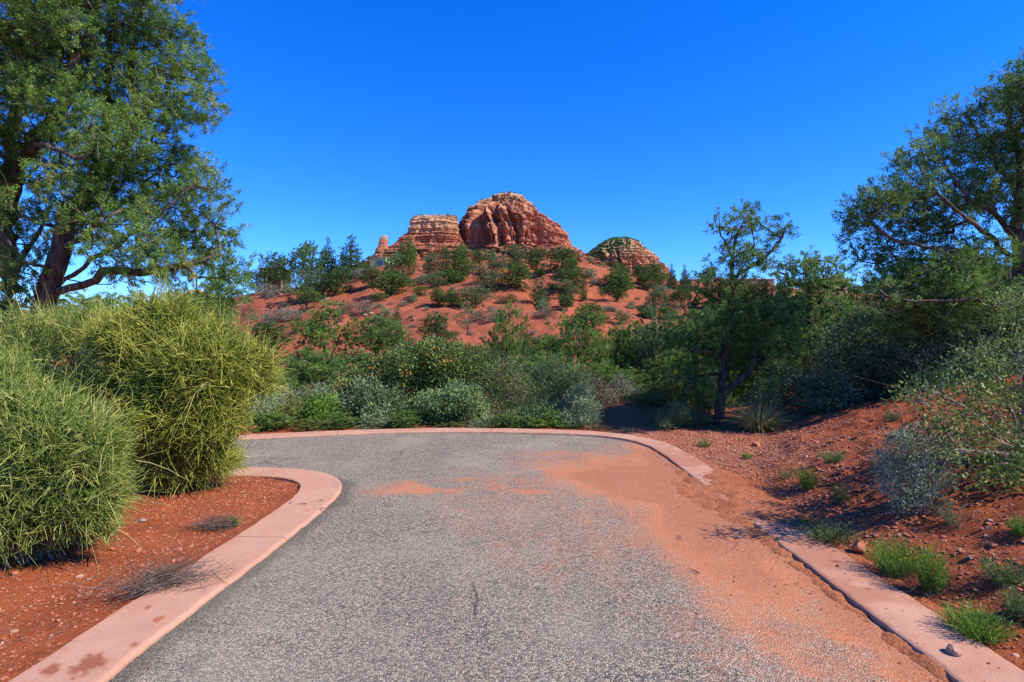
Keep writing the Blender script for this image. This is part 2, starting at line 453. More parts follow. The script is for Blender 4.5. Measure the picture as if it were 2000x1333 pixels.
# ------------------------------------------------------------------ road outline
ROAD_FAR = resample([(-15, 3.4), (-11, 5.9), (-8, 7.45), (-6, 8.45), (-4.3, 9.2), (-2.52, 9.74), (-1.29, 9.9), (-.22, 9.88), (.92, 9.69),
                     (1.48, 9.46), (1.83, 9.12), (2.04, 8.6), (2.1, 7.9), (2.1, 7.2), (2.09, 6), (2.08, 4), (2.07, 2), (2.07, -4)], 0.06)
ROAD_BED = resample([(-1.92, -4), (-1.91, 0), (-1.9, 2.67), (-1.86, 3.6), (-1.80, 4.63), (-1.78, 5.5), (-1.83, 6.1), (-2.05, 6.6), (-2.5, 6.96),
                     (-3.35, 7.1), (-4.5, 6.75), (-6, 6.05), (-9, 4.4), (-14, 1.6)], 0.06)
KERB_W, KERB_TOP = 0.38, 0.03

def offset_line(L, w):
    t = unit(np.gradient(L, axis=0))
    return L + w * np.stack([-t[:, 1], t[:, 0]], 1)

POLY_ROAD = np.vstack([offset_line(ROAD_BED, 0.19), offset_line(ROAD_FAR, 0.19)])
POLY_OUT = np.vstack([offset_line(ROAD_BED, 0.43), offset_line(ROAD_FAR, KERB_W)])

def inside(P, poly):
    x, y = P[:, 0], P[:, 1]; r = np.zeros(len(P), bool)
    a, b = poly, np.roll(poly, -1, 0)
    for (x1, y1), (x2, y2) in zip(a, b):
        if y1 == y2: continue
        k = ((y1 > y) != (y2 > y)) & (x < (x2 - x1) * (y - y1) / (y2 - y1) + x1)
        r ^= k
    return r

def dist_line(P, L):
    d = np.full(len(P), 1e9)
    a, b = L[:-1:2], L[2::2]
    n = min(len(a), len(b)); a, b = a[:n], b[:n]
    for p, q in zip(a, b):
        v = q - p; t = np.clip(((P - p) @ v) / max(v @ v, 1e-9), 0, 1)
        d = np.minimum(d, np.hypot(P[:, 0] - p[0] - t * v[0], P[:, 1] - p[1] - t * v[1]))
    return d

# ------------------------------------------------------------------ the lie of the land
CREST_X = [-400, 0, 300, 380, 430, 490, 560, 640, 730, 800, 900, 1000, 1100, 1150, 1200, 1300, 1340, 1500, 1650, 1900, 2400]
CREST_Y = [655, 648, 634, 620, 600, 578, 566, 546, 524, 515, 506, 502, 506, 514, 526, 543, 551, 560, 575, 596, 610]
CREST_D = 65.0

def hill(x, y):
    t = x / np.maximum(y, 3.0)
    zc = CAM_H + (CY - np.interp(CX + FPX * t, CREST_X, CREST_Y)) / FPX * CREST_D
    s = np.clip((y - 16.0) / (CREST_D - 16.0), 0, 1)
    z = -0.8 + (zc + 0.8) * s ** 1.38
    beyond = np.clip(y - CREST_D, 0, 75)
    z = z + beyond * 0.085 - np.clip(y - 140, 0, 400) * 0.06
    rough = sstep(17, 26, y)
    z = z + rough * (fbm(x * .16, y * .16, seed=3) - .5) * 1.1 * sstep(CREST_D + 60, CREST_D - 8, y)
    gul = np.abs(fbm(x * .11 + 5, y * .035, seed=9, octaves=3) - .5) * 2
    z = z - rough * sstep(0.22, 0.0, gul) * 0.55 * sstep(70, 55, y)
    z = z + rough * (fbm(x * .9, y * .9, seed=13) - .5) * 0.42
    led = fbm(x * .07 + y * .02, y * .22, seed=15, octaves=3); z = z - rough * sstep(.56, .60, led) * .32 * sstep(62, 50, y)
    return np.maximum(z, -30)

def near(x, y):
    n = (fbm(x * 1.7, y * 1.7, seed=21) - .5)
    z = -0.012 + n * 0.05 + (fbm(x * 9, y * 9, seed=22, octaves=3) - .5) * 0.018
    z = z + 0.16 * sstep(-2.5, -4.6, x) * sstep(8, 5.5, y)                    # bed under the broom bushes
    xb = np.interp(y, [-4, 2, 4.5, 6, 8, 9.5, 11], [2.5, 2.5, 2.55, 2.7, 3.35, 4.3, 4.9])
    u = np.maximum(x - xb, 0)
    bank = 0.34 * u - 0.020 * u * u
    bank = np.where(u > 7, 0.34 * 7 - .02 * 49, bank) * (0.35 + 0.65 * sstep(13.0, 8.8, y))
    rough_bank = sstep(0, .7, u)
    z = z + bank + rough_bank * ((fbm(x * 3.2, y * 3.2, seed=31) - .5) * 0.17 + (fbm(x * 11, y * 11, seed=32, octaves=3) - .5) * 0.075)
    z = z + 0.012 * sstep(2.2, 2.6, x)
    z = z + 0.30 * np.exp(-((x - 2.6) / 1.3) ** 2 - ((y - 12.3) / .8) ** 2)      # red mound behind the far kerb
    z = z - 0.8 * sstep(10.6, 15, y) * sstep(3.0, 0.0, x) - 0.3 * sstep(12, 16, y) * sstep(0, 3, x)
    return z

def H0(x, y):
    k = sstep(14.5, 18.5, y)
    return near(x, y) * (1 - k) + hill(x, y) * k

def ground_z(x, y):
    x = np.atleast_1d(np.asarray(x, float)).copy(); y = np.atleast_1d(np.asarray(y, float)).copy()
    z = H0(x, y)
    box = (x > -16) & (x < 3.2) & (y > -5) & (y < 11)
    if box.any():
        P = np.stack([x[box], y[box]], 1)
        ins = inside(P, POLY_OUT)
        d = np.minimum(dist_line(P, POLY_OUT[:len(ROAD_BED)]), dist_line(P, POLY_OUT[len(ROAD_BED):]))
        zz = z[box]
        k = np.where(ins, sstep(0.02, 0.13, d), 0)
        near_edge = np.where(ins, 1.0, sstep(0.35, 0.0, d))
        zz = zz * (1 - .6 * near_edge) + .6 * near_edge * np.clip(zz, -0.03, 0.022)
        z[box] = zz * (1 - k) - 0.09 * k
    return z

def gz(x, y): return float(ground_z(x, y)[0])

def ground_at(px, py, dmin=2.2, dmax=180):
    """the ground point seen at photograph pixel px, py"""
    d = np.concatenate([np.arange(dmin, 20, .02), np.arange(20, dmax, .1)])
    x = (px - CX) / FPX * d; z = CAM_H + (CY - py) / FPX * d
    g = ground_z(x, d)
    i = int(np.argmax(z <= g))
    if not (z <= g).any(): i = len(d) - 1
    return np.array([x[i], d[i], g[i]])

def axis(parts):
    a = [parts[0][0]]
    for lo, hi, st in parts:
        n = max(1, int(round((hi - lo) / st))); a += list(lo + (hi - lo) * (np.arange(n) + 1) / n)
    return np.array(a)
gx = axis([(-1500, -300, 60), (-300, -100, 10), (-100, -50, 1.2), (-50, -16, .45), (-16, -5, .18), (-5, 7, .05), (7, 14, .16), (14, 50, .45), (50, 100, 1.2), (100, 300, 10), (300, 1500, 60)])
gy = axis([(-300, -20, 25), (-20, -2, 1.0), (-2, 11.5, .055), (11.5, 18, .13), (18, 40, .32), (40, 75, .45), (75, 150, 2.0), (150, 2200, 50)])
X, Y = np.meshgrid(gx, gy, indexing='ij')
Z = ground_z(X.ravel(), Y.ravel())
def pale_at(x, y):
    n = fbm(x * .9, y * .9, seed=71) - .5
    a = sstep(4.9, 3.2, x + n) * sstep(6.2, 7.4, y + n) * sstep(11.0, 9.6, y) * (x > 1.5)
    b = .35 * sstep(.5, .1, x - 2.5 + n * .6) * sstep(3.6, 5.0, y) * (x > 1.0) * (y < 7.5)
    return np.clip(np.maximum(a, b), 0, 1)
ground = structure("ground", mesh_np("ground", np.stack([X.ravel(), Y.ravel(), Z], 1), [grid_faces(len(gx), len(gy))[:, ::-1]], smooth=True, mat=M["dirt"], attrs=dict(pale=('POINT', pale_at(X.ravel(), Y.ravel())))))
del X, Y, Z

# ------------------------------------------------------------------ road sheet with its dust
def dust_at(x, y):
    n = fbm(x * 1.3, y * .8, seed=41) - .5; n2 = fbm(x * 3.1, y * 3.1, seed=42) - .5
    xs = x + n * .9 + n2 * .25
    lim = np.interp(y, [0, 2.7, 3.3, 4.1, 4.6, 5.4, 6.3, 7.2, 7.9, 8.8, 9.6], [1.45, 1.25, 1.05, .95, .72, .78, .45, .35, .75, 1.3, 1.9])
    a = sstep(lim - .85, lim + .95, xs) * np.interp(y, [0, 2.5, 3.4, 4.4, 5.2, 7.4, 8.2, 9.2], [.50, .56, .70, 1.0, 1.15, 1.15, .85, .40]) * (.62 + .8 * sstep(.40, .64, fbm(x * .9 + 9, y * .55, seed=45)))
    band = .95 * sstep(.18, .50, fbm(x * 1.6, y * 3.0, seed=46)) * np.exp(-((y - 6.15 + .10 * x + n * 1.0 + n2 * .5) / .36) ** 2) * sstep(-1.85, -1.2, x) * sstep(1.4, .2, x)
    band2 = .62 * np.exp(-((y - 8.0 - .2 * n) / .42) ** 2) * sstep(-.6, .9, xs)
    patch = .38 * np.exp(-((y - 4.4) / .9) ** 2 - ((x + n - .55) / .6) ** 2)
    soft = .34 * sstep(.46, .66, fbm(x * .6 + 3, y * .35, seed=44)) * sstep(-1.6, -.2, x)
    kerbside = 1.2 * sstep(1.62, 2.05, x + n * .5 + n2 * .3) * sstep(8.5, 7, y)
    wash = 1.25 * sstep(1.15, 1.75, xs + n2 * .5) * sstep(7.6, 6.9, y + n) * sstep(3.7, 4.7, y + n)
    return np.clip(np.maximum.reduce([a, band, band2, patch, soft, kerbside, wash]), 0, 1.25)

rx, ry = axis([(-16, -5, .16), (-5, 2.4, .04)]), axis([(-4, 2, .2), (2, 10.3, .04)])
X, Y = np.meshgrid(rx, ry, indexing='ij'); P = np.stack([X.ravel(), Y.ravel()], 1)
F = grid_faces(len(rx), len(ry))[:, ::-1]
keep = inside(P[F].mean(1), POLY_ROAD)
F = F[keep]; used = np.unique(F); remap = np.full(len(P), -1); remap[used] = np.arange(len(used))
P, F = P[used], remap[F]
dbed = dist_line(P, ROAD_BED); dfar = dist_line(P, ROAD_FAR)
edge = np.clip(sstep(.20, .03, dbed + (fbm(P[:, 0] * 5, P[:, 1] * 5, seed=47) - .5) * .18) * (P[:, 1] < 6.6) + .6 * sstep(.12, .02, dfar) * (P[:, 1] > 9.0), 0, 1)
zr = (fbm(P[:, 0] * .8, P[:, 1] * .8, seed=48) - .5) * .012
road = structure("road", mesh_np("road", np.column_stack([P, zr]), [F], smooth=True, mat=M["road"],
                 attrs=dict(dust=('POINT', dust_at(P[:, 0], P[:, 1])), edge=('POINT', edge))))

# ------------------------------------------------------------------ pink ribbon kerbs with cut joints
def kerb(L, width, joints, stains):
    s = np.concatenate([[0], np.cumsum(np.linalg.norm(np.diff(L, axis=0), axis=1))])
    u = list(np.arange(0, s[-1], .022))
    for j in joints: u = [v for v in u if abs(v - j) > .03] + [j - .007, j - .004, j + .004, j + .007]
    u = np.array(sorted(u)); jo = np.zeros(len(u))
    for j in joints: jo[np.abs(u - j) < .0045] = 1
    C = np.stack([np.interp(u, s, L[:, 0]), np.interp(u, s, L[:, 1])], 1)
    T = unit(np.stack([np.gradient(np.interp(u, s, L[:, k])) for k in (0, 1)], 1))
    # smooth tangents through the doubled stations at the joints
    Tl = unit(np.gradient(L, axis=0)); T = unit(np.stack([np.interp(u, s, Tl[:, k]) for k in (0, 1)], 1))
    N = np.stack([-T[:, 1], T[:, 0]], 1)
    prof = [(0, -.12), (0, .012), (.006, .024), (.02, .029)] + [(f * width, .03) for f in np.linspace(.09, .93, 15)] + [(width - .012, .029), (width, .02), (width, -.12)]
    V = []; st = []; du = []
    for k, (o, z) in enumerate(prof):
        wob = (fbm(C[:, 0] * 6, C[:, 1] * 6, seed=51 + (o > .2)) - .5) * .03
        top = z > 0
        q = C + N * (o + (wob if (k < 4 or k > len(prof) - 5) else wob * 0))[:, None]
        zz = np.full(len(u), z) - (jo * .012 if top else 0)
        if top: zz = zz + (fbm(q[:, 0] * 2.3, q[:, 1] * 2.3, seed=53) - .5) * .008
        V.append(np.column_stack([q, zz]))
        sv = np.zeros(len(u))
        for (x, y, r) in stains:
            rr = np.hypot(q[:, 0] - x, (q[:, 1] - y)) + (fbm(q[:, 0] * 14, q[:, 1] * 14, seed=57, octaves=5, gain=.65) - .5) * r * 2.6
            sv = np.maximum(sv, sstep(r, r * .45, rr) * .85)
        dusty = np.where(q[:, 0] > 1.4, .52 * sstep(9.6, 7.5, q[:, 1]) + .14, .12) * sstep(.25, .75, fbm(q[:, 0] * 2.6, q[:, 1] * 2.6, seed=58, octaves=5, gain=.6)) * 1.6
        st.append(np.maximum(sv, jo * .6)); du.append(np.clip(dusty * 1.25, 0, .9))
    V = np.stack(V, 1).reshape(-1, 3); st = np.stack(st, 1).ravel(); du = np.stack(du, 1).ravel()
    return mesh_np("kerb", V, [grid_faces(len(u), len(prof))[:, ::1]], smooth=False, mat=M["kerb"], attrs=dict(stain=('POINT', st), dusty=('POINT', du)))

kerb_bed = structure("kerb", kerb(ROAD_BED, .43, [3.2, 5.45, 8.55, 10.2, 11.4, 13.6, 16], [(-2.07, 2.78, .10), (-2.2, 2.72, .05), (-2.0, 3.2, .02), (-1.96, 2.95, .025), (-2.15, 3.35, .018)]))
kerb_far = structure("kerb", kerb(ROAD_FAR, KERB_W, [2, 5, 8, 11, 13.6, 16.2, 18.3, 20.0, 22.5, 25.3, 27.6, 30], [(2.3, 4.05, .03), (2.25, 3.6, .02)]))

# red dirt washed over the kerb and the edge of the road
dx, dy = axis([(1.0, 2.95, .03)]), axis([(2.2, 8.2, .03)])
X, Y = np.meshgrid(dx, dy, indexing='ij'); X, Y = X.ravel(), Y.ravel()
g = np.interp(Y, [2.2, 3.6, 4.15, 4.5, 4.75, 5.2, 6.5, 6.9, 7.3, 8.2], [.0, .0, .10, .52, .75, 1, 1, .62, .15, 0])
n = fbm(X * 3.3, Y * 3.3, seed=61) - .5; n2 = fbm(X * 12, Y * 12, seed=62) - .5
zd = -.045 + .095 * g * sstep(1.45 + n * .6, 2.35 + n * .5, X) + .022 * n2 + .022 * n * g
zd = zd + .060 * sstep(2.18 + n * .35, 2.56 + n * .2, X) * (1 - g) + (.050 + .07 * n + .03 * n2) * sstep(1.86, 2.05, X) * sstep(2.16, 2.09, X) * (1 - g)
zd = np.where(X > 2.55, np.maximum(zd - (X - 2.55) * .28, -.06), zd)
drift = structure("dirt_drift", mesh_np("dirt_drift", np.column_stack([X, Y, zd]), [grid_faces(len(dx), len(dy))[:, ::-1]], smooth=True, mat=M["dirt"], attrs=dict(pale=('POINT', pale_at(X, Y) * .6), silt=('POINT', 1.0 * sstep(2.75, 2.3, X)))))

# ------------------------------------------------------------------ the red rock mountains, about a kilometre off
def butte(name, D, rows, depth, seed, mat, amp=.07, notches=(), nu=420, nv=240, power=2.4, bands=.018, ztop_cap=.2, cliff=None, pillars=()):
    rows = np.array(rows, float)
    z = CAM_H + (CY - rows[:, 0]) / FPX * D
    xl, xr = (rows[:, 1] - CX) / FPX * D, (rows[:, 2] - CX) / FPX * D
    zz = np.linspace(z[0], z[-1], nv)
    # keep more rows where the outline is tall and visible
    zi = z[::-1]
    L, R = np.interp(zz, zi, xl[::-1]), np.interp(zz, zi, xr[::-1])
    cx, a = (L + R) / 2, (R - L) / 2
    th = np.linspace(0, 2 * math.pi, nu, endpoint=False)
    c, s = np.cos(th), np.sin(th)
    sc = np.sign(c) * np.abs(c) ** (2 / power); ss = np.sign(s) * np.abs(s) ** (2 / power)
    TH, ZZ = np.meshgrid(th, zz, indexing='ij')
    hh = (ZZ - z[-1]) / (z[0] - z[-1])
    size = a.max()
    bd = a.copy()                                             # half depth: cliffs stand nearly upright whatever the outline does
    if cliff is not None:
        zb = CAM_H + (CY - cliff) / FPX * D
        size = float(np.interp(zb, zz[::-1], a[::-1]))
        tt = np.clip((zz - zb) / (z[0] - zb), 0, 1)
        bd = np.where(zz > zb, size * (1 - .10 * tt) * np.sqrt(np.maximum(1 - tt ** 4.5, 0.004)), a)
    cliff = np.interp(ZZ, zi, np.linspace(0, 1, len(zi)))
    A = a[None, :] * np.ones_like(TH)
    U, Vv, W = A * sc[:, None] / size, bd[None, :] * depth * ss[:, None] / size, ZZ / size      # noise runs through the rock itself, so clefts stay upright
    wob = (fbm(U * 2, Vv * 2, W * 2, seed=seed + 21, octaves=3) - .5) * .35
    n1 = fbm(U * 3.0 + wob, Vv * 3.0, W * .55, seed=seed, octaves=3)
    n2 = fbm(U * 7.5 + wob * 2, Vv * 7.5, W * 1.5, seed=seed + 3, octaves=3)
    clefts = sstep(.16, .0, np.abs(2 * n1 - 1)) * 1.1 + sstep(.15, .0, np.abs(2 * n2 - 1)) * .5
    big = fbm(U * 2.3, Vv * 2.3, W * 1.0, seed=seed + 13, octaves=3) - .5
    fine = fbm(U * 16, Vv * 16, W * 10, seed=seed + 5, octaves=4) - .5
    blk = sstep(.42, .58, vnoise(U * 18 + wob * 3, Vv * 18, W * 16, seed=seed + 15)) + 1.3 * sstep(.46, .54, vnoise(U * 8 + wob * 2, Vv * 8, W * 9, seed=seed + 16)) - 1.1
    lay = W * 30 + wob * 1.6
    bed = sstep(.35, .65, vnoise(lay, np.zeros_like(W), seed=seed + 8)) - .5
    bed = bed * (.45 + .9 * vnoise(U * 6, Vv * 6, W * 9, seed=seed + 9))
    bed2 = sstep(.4, .6, vnoise(lay * 2.7, U * 2, Vv * 2, seed=seed + 10)) - .5
    env = np.interp(hh, [0, .5, .85, 1], [1, 1, .75, .5])
    r = 1 + env * amp * (2.6 * big - 1.25 * clefts + .30) + amp * .85 * fine + amp * .35 * blk + bands * (2.0 * bed + bed2)
    nx = U * 3
    for (t0, w, dep, z_lo, z_hi) in notches:
        dt = np.abs((TH - math.radians(t0) + math.pi) % (2 * math.pi) - math.pi)
        k = sstep(math.radians(w) * 1.15, math.radians(w) * .7, dt + (fbm(ZZ / size * 6, nx, seed=seed + 11) - .5) * .10)
        r = r - dep * k * sstep(z_lo - .05, z_lo + .03, hh) * sstep(z_hi + .05, z_hi - .04, hh)
    edge_ok = 0.6 + .4 * np.abs(np.sin(TH))                                    # keep the outline close to its measured width
    r = 1 + (r - 1) * edge_ok
    Zw0 = ZZ
    Xw = cx[None, :] + A * sc[:, None] * r
    Yw = D + np.maximum(bd[None, :] * depth, 1.0) * ss[:, None] * r
    if pillars:
        k_ = D / FPX
        xp = Xw / k_ + CX + (fbm(W * 5 + 3, U * 1.5, seed=seed + 31, octaves=3) - .5) * 9      # in photograph pixels at this distance
        bulge = np.zeros_like(xp)
        for (c_, w_, b_) in pillars:
            q_ = (xp - c_) / w_
            bulge = np.maximum(bulge, b_ * np.sqrt(np.maximum(1 - q_ * q_, 0)) * (.75 + .5 * vnoise(W * 7 + c_, np.zeros_like(W), seed=seed + 33)))
        fade = sstep(cliff + 10, cliff - 12, CY - (Zw0 - CAM_H) / D * FPX) * (1 - .75 * sstep(.93, 1.0, hh))
        Yw = Yw - bulge * k_ * fade * (ss[:, None] < .1)
    Zw = ZZ + (fine * amp * size * .25) * (1 - hh)
    V = np.stack([Xw, Yw, Zw], -1).reshape(-1, 3)
    i = np.arange(nu)[:, None] * nv + np.arange(nv - 1)[None, :]
    j = ((np.arange(nu) + 1) % nu)[:, None] * nv + np.arange(nv - 1)[None, :]
    F = np.stack([i.ravel(), i.ravel() + 1, j.ravel() + 1, j.ravel()], 1)
    top = len(V); Vt = np.vstack([V, [[cx[0], D, z[0] + ztop_cap * a[0] * .2]]])
    k = np.arange(nu)
    cap = np.stack([k * nv, ((k + 1) % nu) * nv, np.full(nu, top)], 1)
    me = mesh_np(name, Vt, [F, cap], smooth=False, mat=mat)
    return me, V.reshape(nu, nv, 3), hh

D1, D2, D3 = 900.0, 860.0, 1100.0
zpx = lambda py, D: CAM_H + (CY - py) / FPX * D
dome_me, dome_v, dome_h = butte("mountain", D1,
    [(381, 983, 1001), (384, 967, 1012), (391, 955, 1024), (401, 941, 1035), (411, 921, 1046), (425, 908, 1058), (433, 901, 1073), (442, 899, 1084), (461, 898, 1101),
     (480, 896, 1110), (491, 893, 1116), (497, 880, 1128), (510, 850, 1150), (540, 800, 1200), (610, 700, 1300)], .8, 101,
    m_butte("dome_sandstone", zpx(500, D1), zpx(381, D1), .73, .55), amp=.13, bands=.013,
    notches=[(-121, 11, .42, .38, .93)], cliff=491, pillars=[(912, 15, 11), (933, 11, 8), (985, 17, 34), (1013, 11, 22), (1033, 10, 30), (1053, 11, 21), (1071, 7, 10), (1089, 12, 25), (1107, 9, 15)], nv=300, nu=520)
structure("mountain", dome_me)
mesa_me, mesa_v, mesa_h = butte("mountain", D2,
    [(422, 822, 886), (424, 814, 891), (430, 806, 893), (437, 803, 895), (441, 805, 896), (450, 802, 897), (457, 801, 898), (460, 797, 899), (470, 786, 903), (480, 779, 908), (487, 768, 914),
     (500, 745, 935), (520, 715, 970), (600, 640, 1060)], .75, 131, m_butte("mesa_sandstone", zpx(480, D2), zpx(420, D2), .34, .25), amp=.075, bands=.035, power=3.2,
    notches=[], cliff=482, pillars=[(806, 8, 5), (820, 10, 7), (838, 12, 6), (855, 8, 9), (874, 9, 10), (890, 9, 8)], nu=480, nv=280)
structure("mountain", mesa_me)
east_me, east_v, east_h = butte("mountain", D3,
    [(467.5, 1200, 1219), (470, 1188, 1231), (476, 1176, 1245), (486, 1162, 1256), (494, 1152, 1266), (500, 1144, 1274), (508, 1138, 1283), (517, 1132, 1290), (526, 1126, 1300),
     (536, 1120, 1304), (548, 1110, 1312), (620, 1050, 1380)], .8, 161, m_butte("east_sandstone", zpx(540, D3), zpx(466, D3), .42, .4), amp=.085,
    notches=[], cliff=532, pillars=[(1152, 12, 5), (1172, 11, 7), (1192, 9, 8), (1208, 8, 11), (1224, 8, 13), (1241, 9, 14), (1259, 8, 13), (1275, 9, 11), (1290, 8, 9), (1300, 6, 8)], nu=480, nv=240)
structure("mountain", east_me)
spire_me, _, _ = butte("rock_spire", 820.0, [(461, 745, 756.5), (463, 743, 757.5), (468, 741, 757.5), (478, 739.5, 757.5), (484, 737, 758), (488, 733.5, 758.5), (497, 733.5, 759), (505, 737, 760), (540, 725, 775), (600, 690, 810)],
    .8, 191, m_butte("spire_sandstone", zpx(560, 820), zpx(470, 820), 1.3, .3), amp=.05, nu=160, nv=120, bands=.05)
sp = tag(add("rock_spire", spire_me), "slender red sandstone spire standing alone just left of the flat-topped mesa", "rock spire")
pin_me, _, _ = butte("rock_pinnacle", 905.0, [(483, 1122, 1127), (486, 1120, 1130), (492, 1119, 1135), (499, 1117, 1140), (506, 1112, 1143), (515, 1105, 1150), (600, 1050, 1230)], .7, 197,
    m_butte("pinnacle_sandstone", zpx(560, 905), zpx(490, 905), 1.3, .3), amp=.10, nu=160, nv=100)
tag(add("rock_pinnacle", pin_me), "small jagged red pinnacle between the big dome and the green-topped butte", "rock pinnacle")
far_me, _, _ = butte("hill", 1400.0, [(518, 1800, 1900), (526, 1780, 1960), (540, 1745, 2050), (560, 1700, 2150), (640, 1500, 2400)], .6, 211,
    m_plain("far_ridge_scrub", (0.085, 0.088, 0.078), .95, .05, .5, .03), amp=.06, nu=200, nv=100)
structure("hill", far_me)
west_me, _, _ = butte("hill", 1300.0, [(566, 374, 392), (570, 366, 400), (576, 360, 412), (590, 345, 440), (640, 250, 560)], .6, 223, m_butte("west_ridge_rock", zpx(640, 1300), zpx(560, 1300), .3, .3), amp=.06, nu=160, nv=80)
structure("hill", west_me)

# dark evergreen scrub clinging to the ledges and talus of the mountains (nobody could count it)
ico_v = None
def blobs(points, sizes, seed, flat=.8):
    g = rs(seed)
    t = (1 + 5 ** .5) / 2
    iv = unit(np.array([(-1, t, 0), (1, t, 0), (-1, -t, 0), (1, -t, 0), (0, -1, t), (0, 1, t), (0, -1, -t), (0, 1, -t), (t, 0, -1), (t, 0, 1), (-t, 0, -1), (-t, 0, 1)]))
    fi = np.array([(0, 11, 5), (0, 5, 1), (0, 1, 7), (0, 7, 10), (0, 10, 11), (1, 5, 9), (5, 11, 4), (11, 10, 2), (10, 7, 6), (7, 1, 8), (3, 9, 4), (3, 4, 2), (3, 2, 6), (3, 6, 8), (3, 8, 9), (4, 9, 5), (2, 4, 11), (6, 2, 10), (8, 6, 7), (9, 8, 1)])
    n = len(points)
    k = iv[None] * (1 + g.normal(0, .28, (n, 12, 1)))
    rot = g.uniform(0, 6.28, n); c, s = np.cos(rot)[:, None], np.sin(rot)[:, None]
    k = np.stack([k[..., 0] * c - k[..., 1] * s, k[..., 0] * s + k[..., 1] * c, k[..., 2] * flat], -1)
    V = points[:, None, :] + k * sizes[:, None, None]
    F = fi[None] + (np.arange(n) * 12)[:, None, None]
    return V.reshape(-1, 3), F.reshape(-1, 3)

pts, szs = [], []
g = rs(5)
for v, hh, n, lo, hi, smin, smax, bias in ((dome_v, dome_h, 1300, .10, .47, .8, 2.4, None), (dome_v, dome_h, 75, .60, .999, 1.0, 2.2, 'up'), (mesa_v, mesa_h, 1000, .15, .60, .6, 1.9, None), (mesa_v, mesa_h, 60, .97, 1.0, .8, 1.8, None),
                                        (east_v, east_h, 1500, .28, .999, .8, 2.6, 'left'), (east_v, east_h, 260, .10, .42, 1.5, 3, None)):
    nu, nv, _ = v.shape
    nrm = np.cross(np.roll(v, -1, 0) - v, np.roll(v, 1, 1) - v); nrm = unit(nrm)
    up = np.abs(nrm[..., 2])
    ok = (hh >= lo) & (hh <= hi) & (v[..., 1] < v[..., 1].mean() + 30)
    w = np.where(ok, (up + .04) ** (2.0 if bias == 'up' else 1.2), 0)
    if bias == 'left':
        mid = v[..., 0].mean(); w = w * np.where(v[..., 0] < mid + 8, 1.0, .10) * np.where(hh > .62, 1.6, .5)
    if bias == 'up':
        w = w * np.where(v[..., 0] < v[..., 0].mean(), 1.0, .35)
    w[:, 0] = 0
    i = g.choice(nu * nv, n, p=(w / w.sum()).ravel())
    p = v.reshape(-1, 3)[i]; s = g.uniform(smin, smax, n)
    pts.append(p + np.array([0, 0, 1]) * s[:, None] * .35); szs.append(s)
pts, szs = np.vstack(pts), np.concatenate(szs)
V, F = blobs(pts, szs, 6)
stuff("scrub_cover", mesh_np("scrub_cover", V, [F], mat=M["pinyon"], attrs=dict(tint=('FACE', np.repeat(g.uniform(0, 1, len(pts)), 20)))),
      "dark green scrub speckled over the ledges and talus of the red mountains", "scrub")

# ------------------------------------------------------------------ plants: how branches and leaves grow
def grow(skel, attr, R, rng, kink=.10, lift=.10, pipe=.5, step=None, rmin=.004, extra=8.0, low=.5):
    """skel: trunk polylines (first one rooted). attr: twig ends. Every twig end is joined to the nearest wood. Returns chains of (points, radii) and the direction in which each twig arrives."""
    size = max(np.ptp(np.vstack([np.vstack(skel), attr]), axis=0)); step = step or size * .035
    cap = sum(len(resample(s, step)) for s in skel) + len(attr) * 14 + 64
    Pn = np.zeros((cap, 3)); par = np.full(cap, -1, int); n = 0; chains = []
    for si, s in enumerate(skel):
        s = resample(s, step)
        s[1:-1] += rng.normal(0, step * .10, (len(s) - 2, 3))
        if si == 0: st, first = -1, 0
        else:
            st = int(np.argmin(np.linalg.norm(Pn[:n] - s[0], axis=1))); first = 1 if np.linalg.norm(Pn[st] - s[0]) < step * 1.2 else 0
        ids = []
        prev = st
        for p in s[first:]:
            Pn[n] = p; par[n] = prev; prev = n; ids.append(n); n += 1
        chains.append((st, ids))
    nsk = n
    d0 = np.min(np.linalg.norm(attr[:, None, :] - Pn[None, :nsk], axis=2), axis=1)
    dirs = np.zeros_like(attr); endw = np.zeros(cap); endw[[c[1][-1] for c in chains]] = 1.0; endw[chains[0][1][len(chains[0][1]) // 2]] += extra
    depth = np.zeros(cap)
    for ai in np.argsort(d0):
        a = attr[ai]; v = Pn[:n] - a
        d = np.linalg.norm(v, axis=1)
        cost = d + low * np.maximum(0, v[:, 2]) + depth[:n] * .12
        i = int(np.argmin(cost)); L = d[i]
        k = int(np.clip(round(L / step), 1, 12)); t = (np.arange(k) + 1) / k
        bow = np.sin(t * math.pi)[:, None]
        side = rng.normal(0, 1, 3); side[2] *= .5
        pts = Pn[i] + (a - Pn[i]) * t[:, None] + bow * (side * L * kink + np.array([0, 0, -lift * L]))
        ids, prev = [], i
        for p in pts:
            Pn[n] = p; par[n] = prev; depth[n] = depth[prev] + L / k; prev = n; ids.append(n); n += 1
        endw[ids[-1]] += 1; chains.append((i, ids)); dirs[ai] = a - Pn[par[ids[-1]]] 
    w = endw[:n].copy()
    for i in range(n - 1, 0, -1):
        if par[i] >= 0: w[par[i]] += w[i]
    r = np.maximum(R * (w / w.max()) ** pipe, rmin)
    out = []
    for st, ids in chains:
        if st >= 0: out.append((np.vstack([Pn[st], Pn[ids]]), np.concatenate([[min(r[st], r[ids[0]] * 1.25)], r[ids]])))
        else:
            rr = r[ids].copy(); rr[:2] *= (1.35, 1.12)[:len(rr[:2])]
            out.append((Pn[ids], rr))
    return out, unit(dirs)

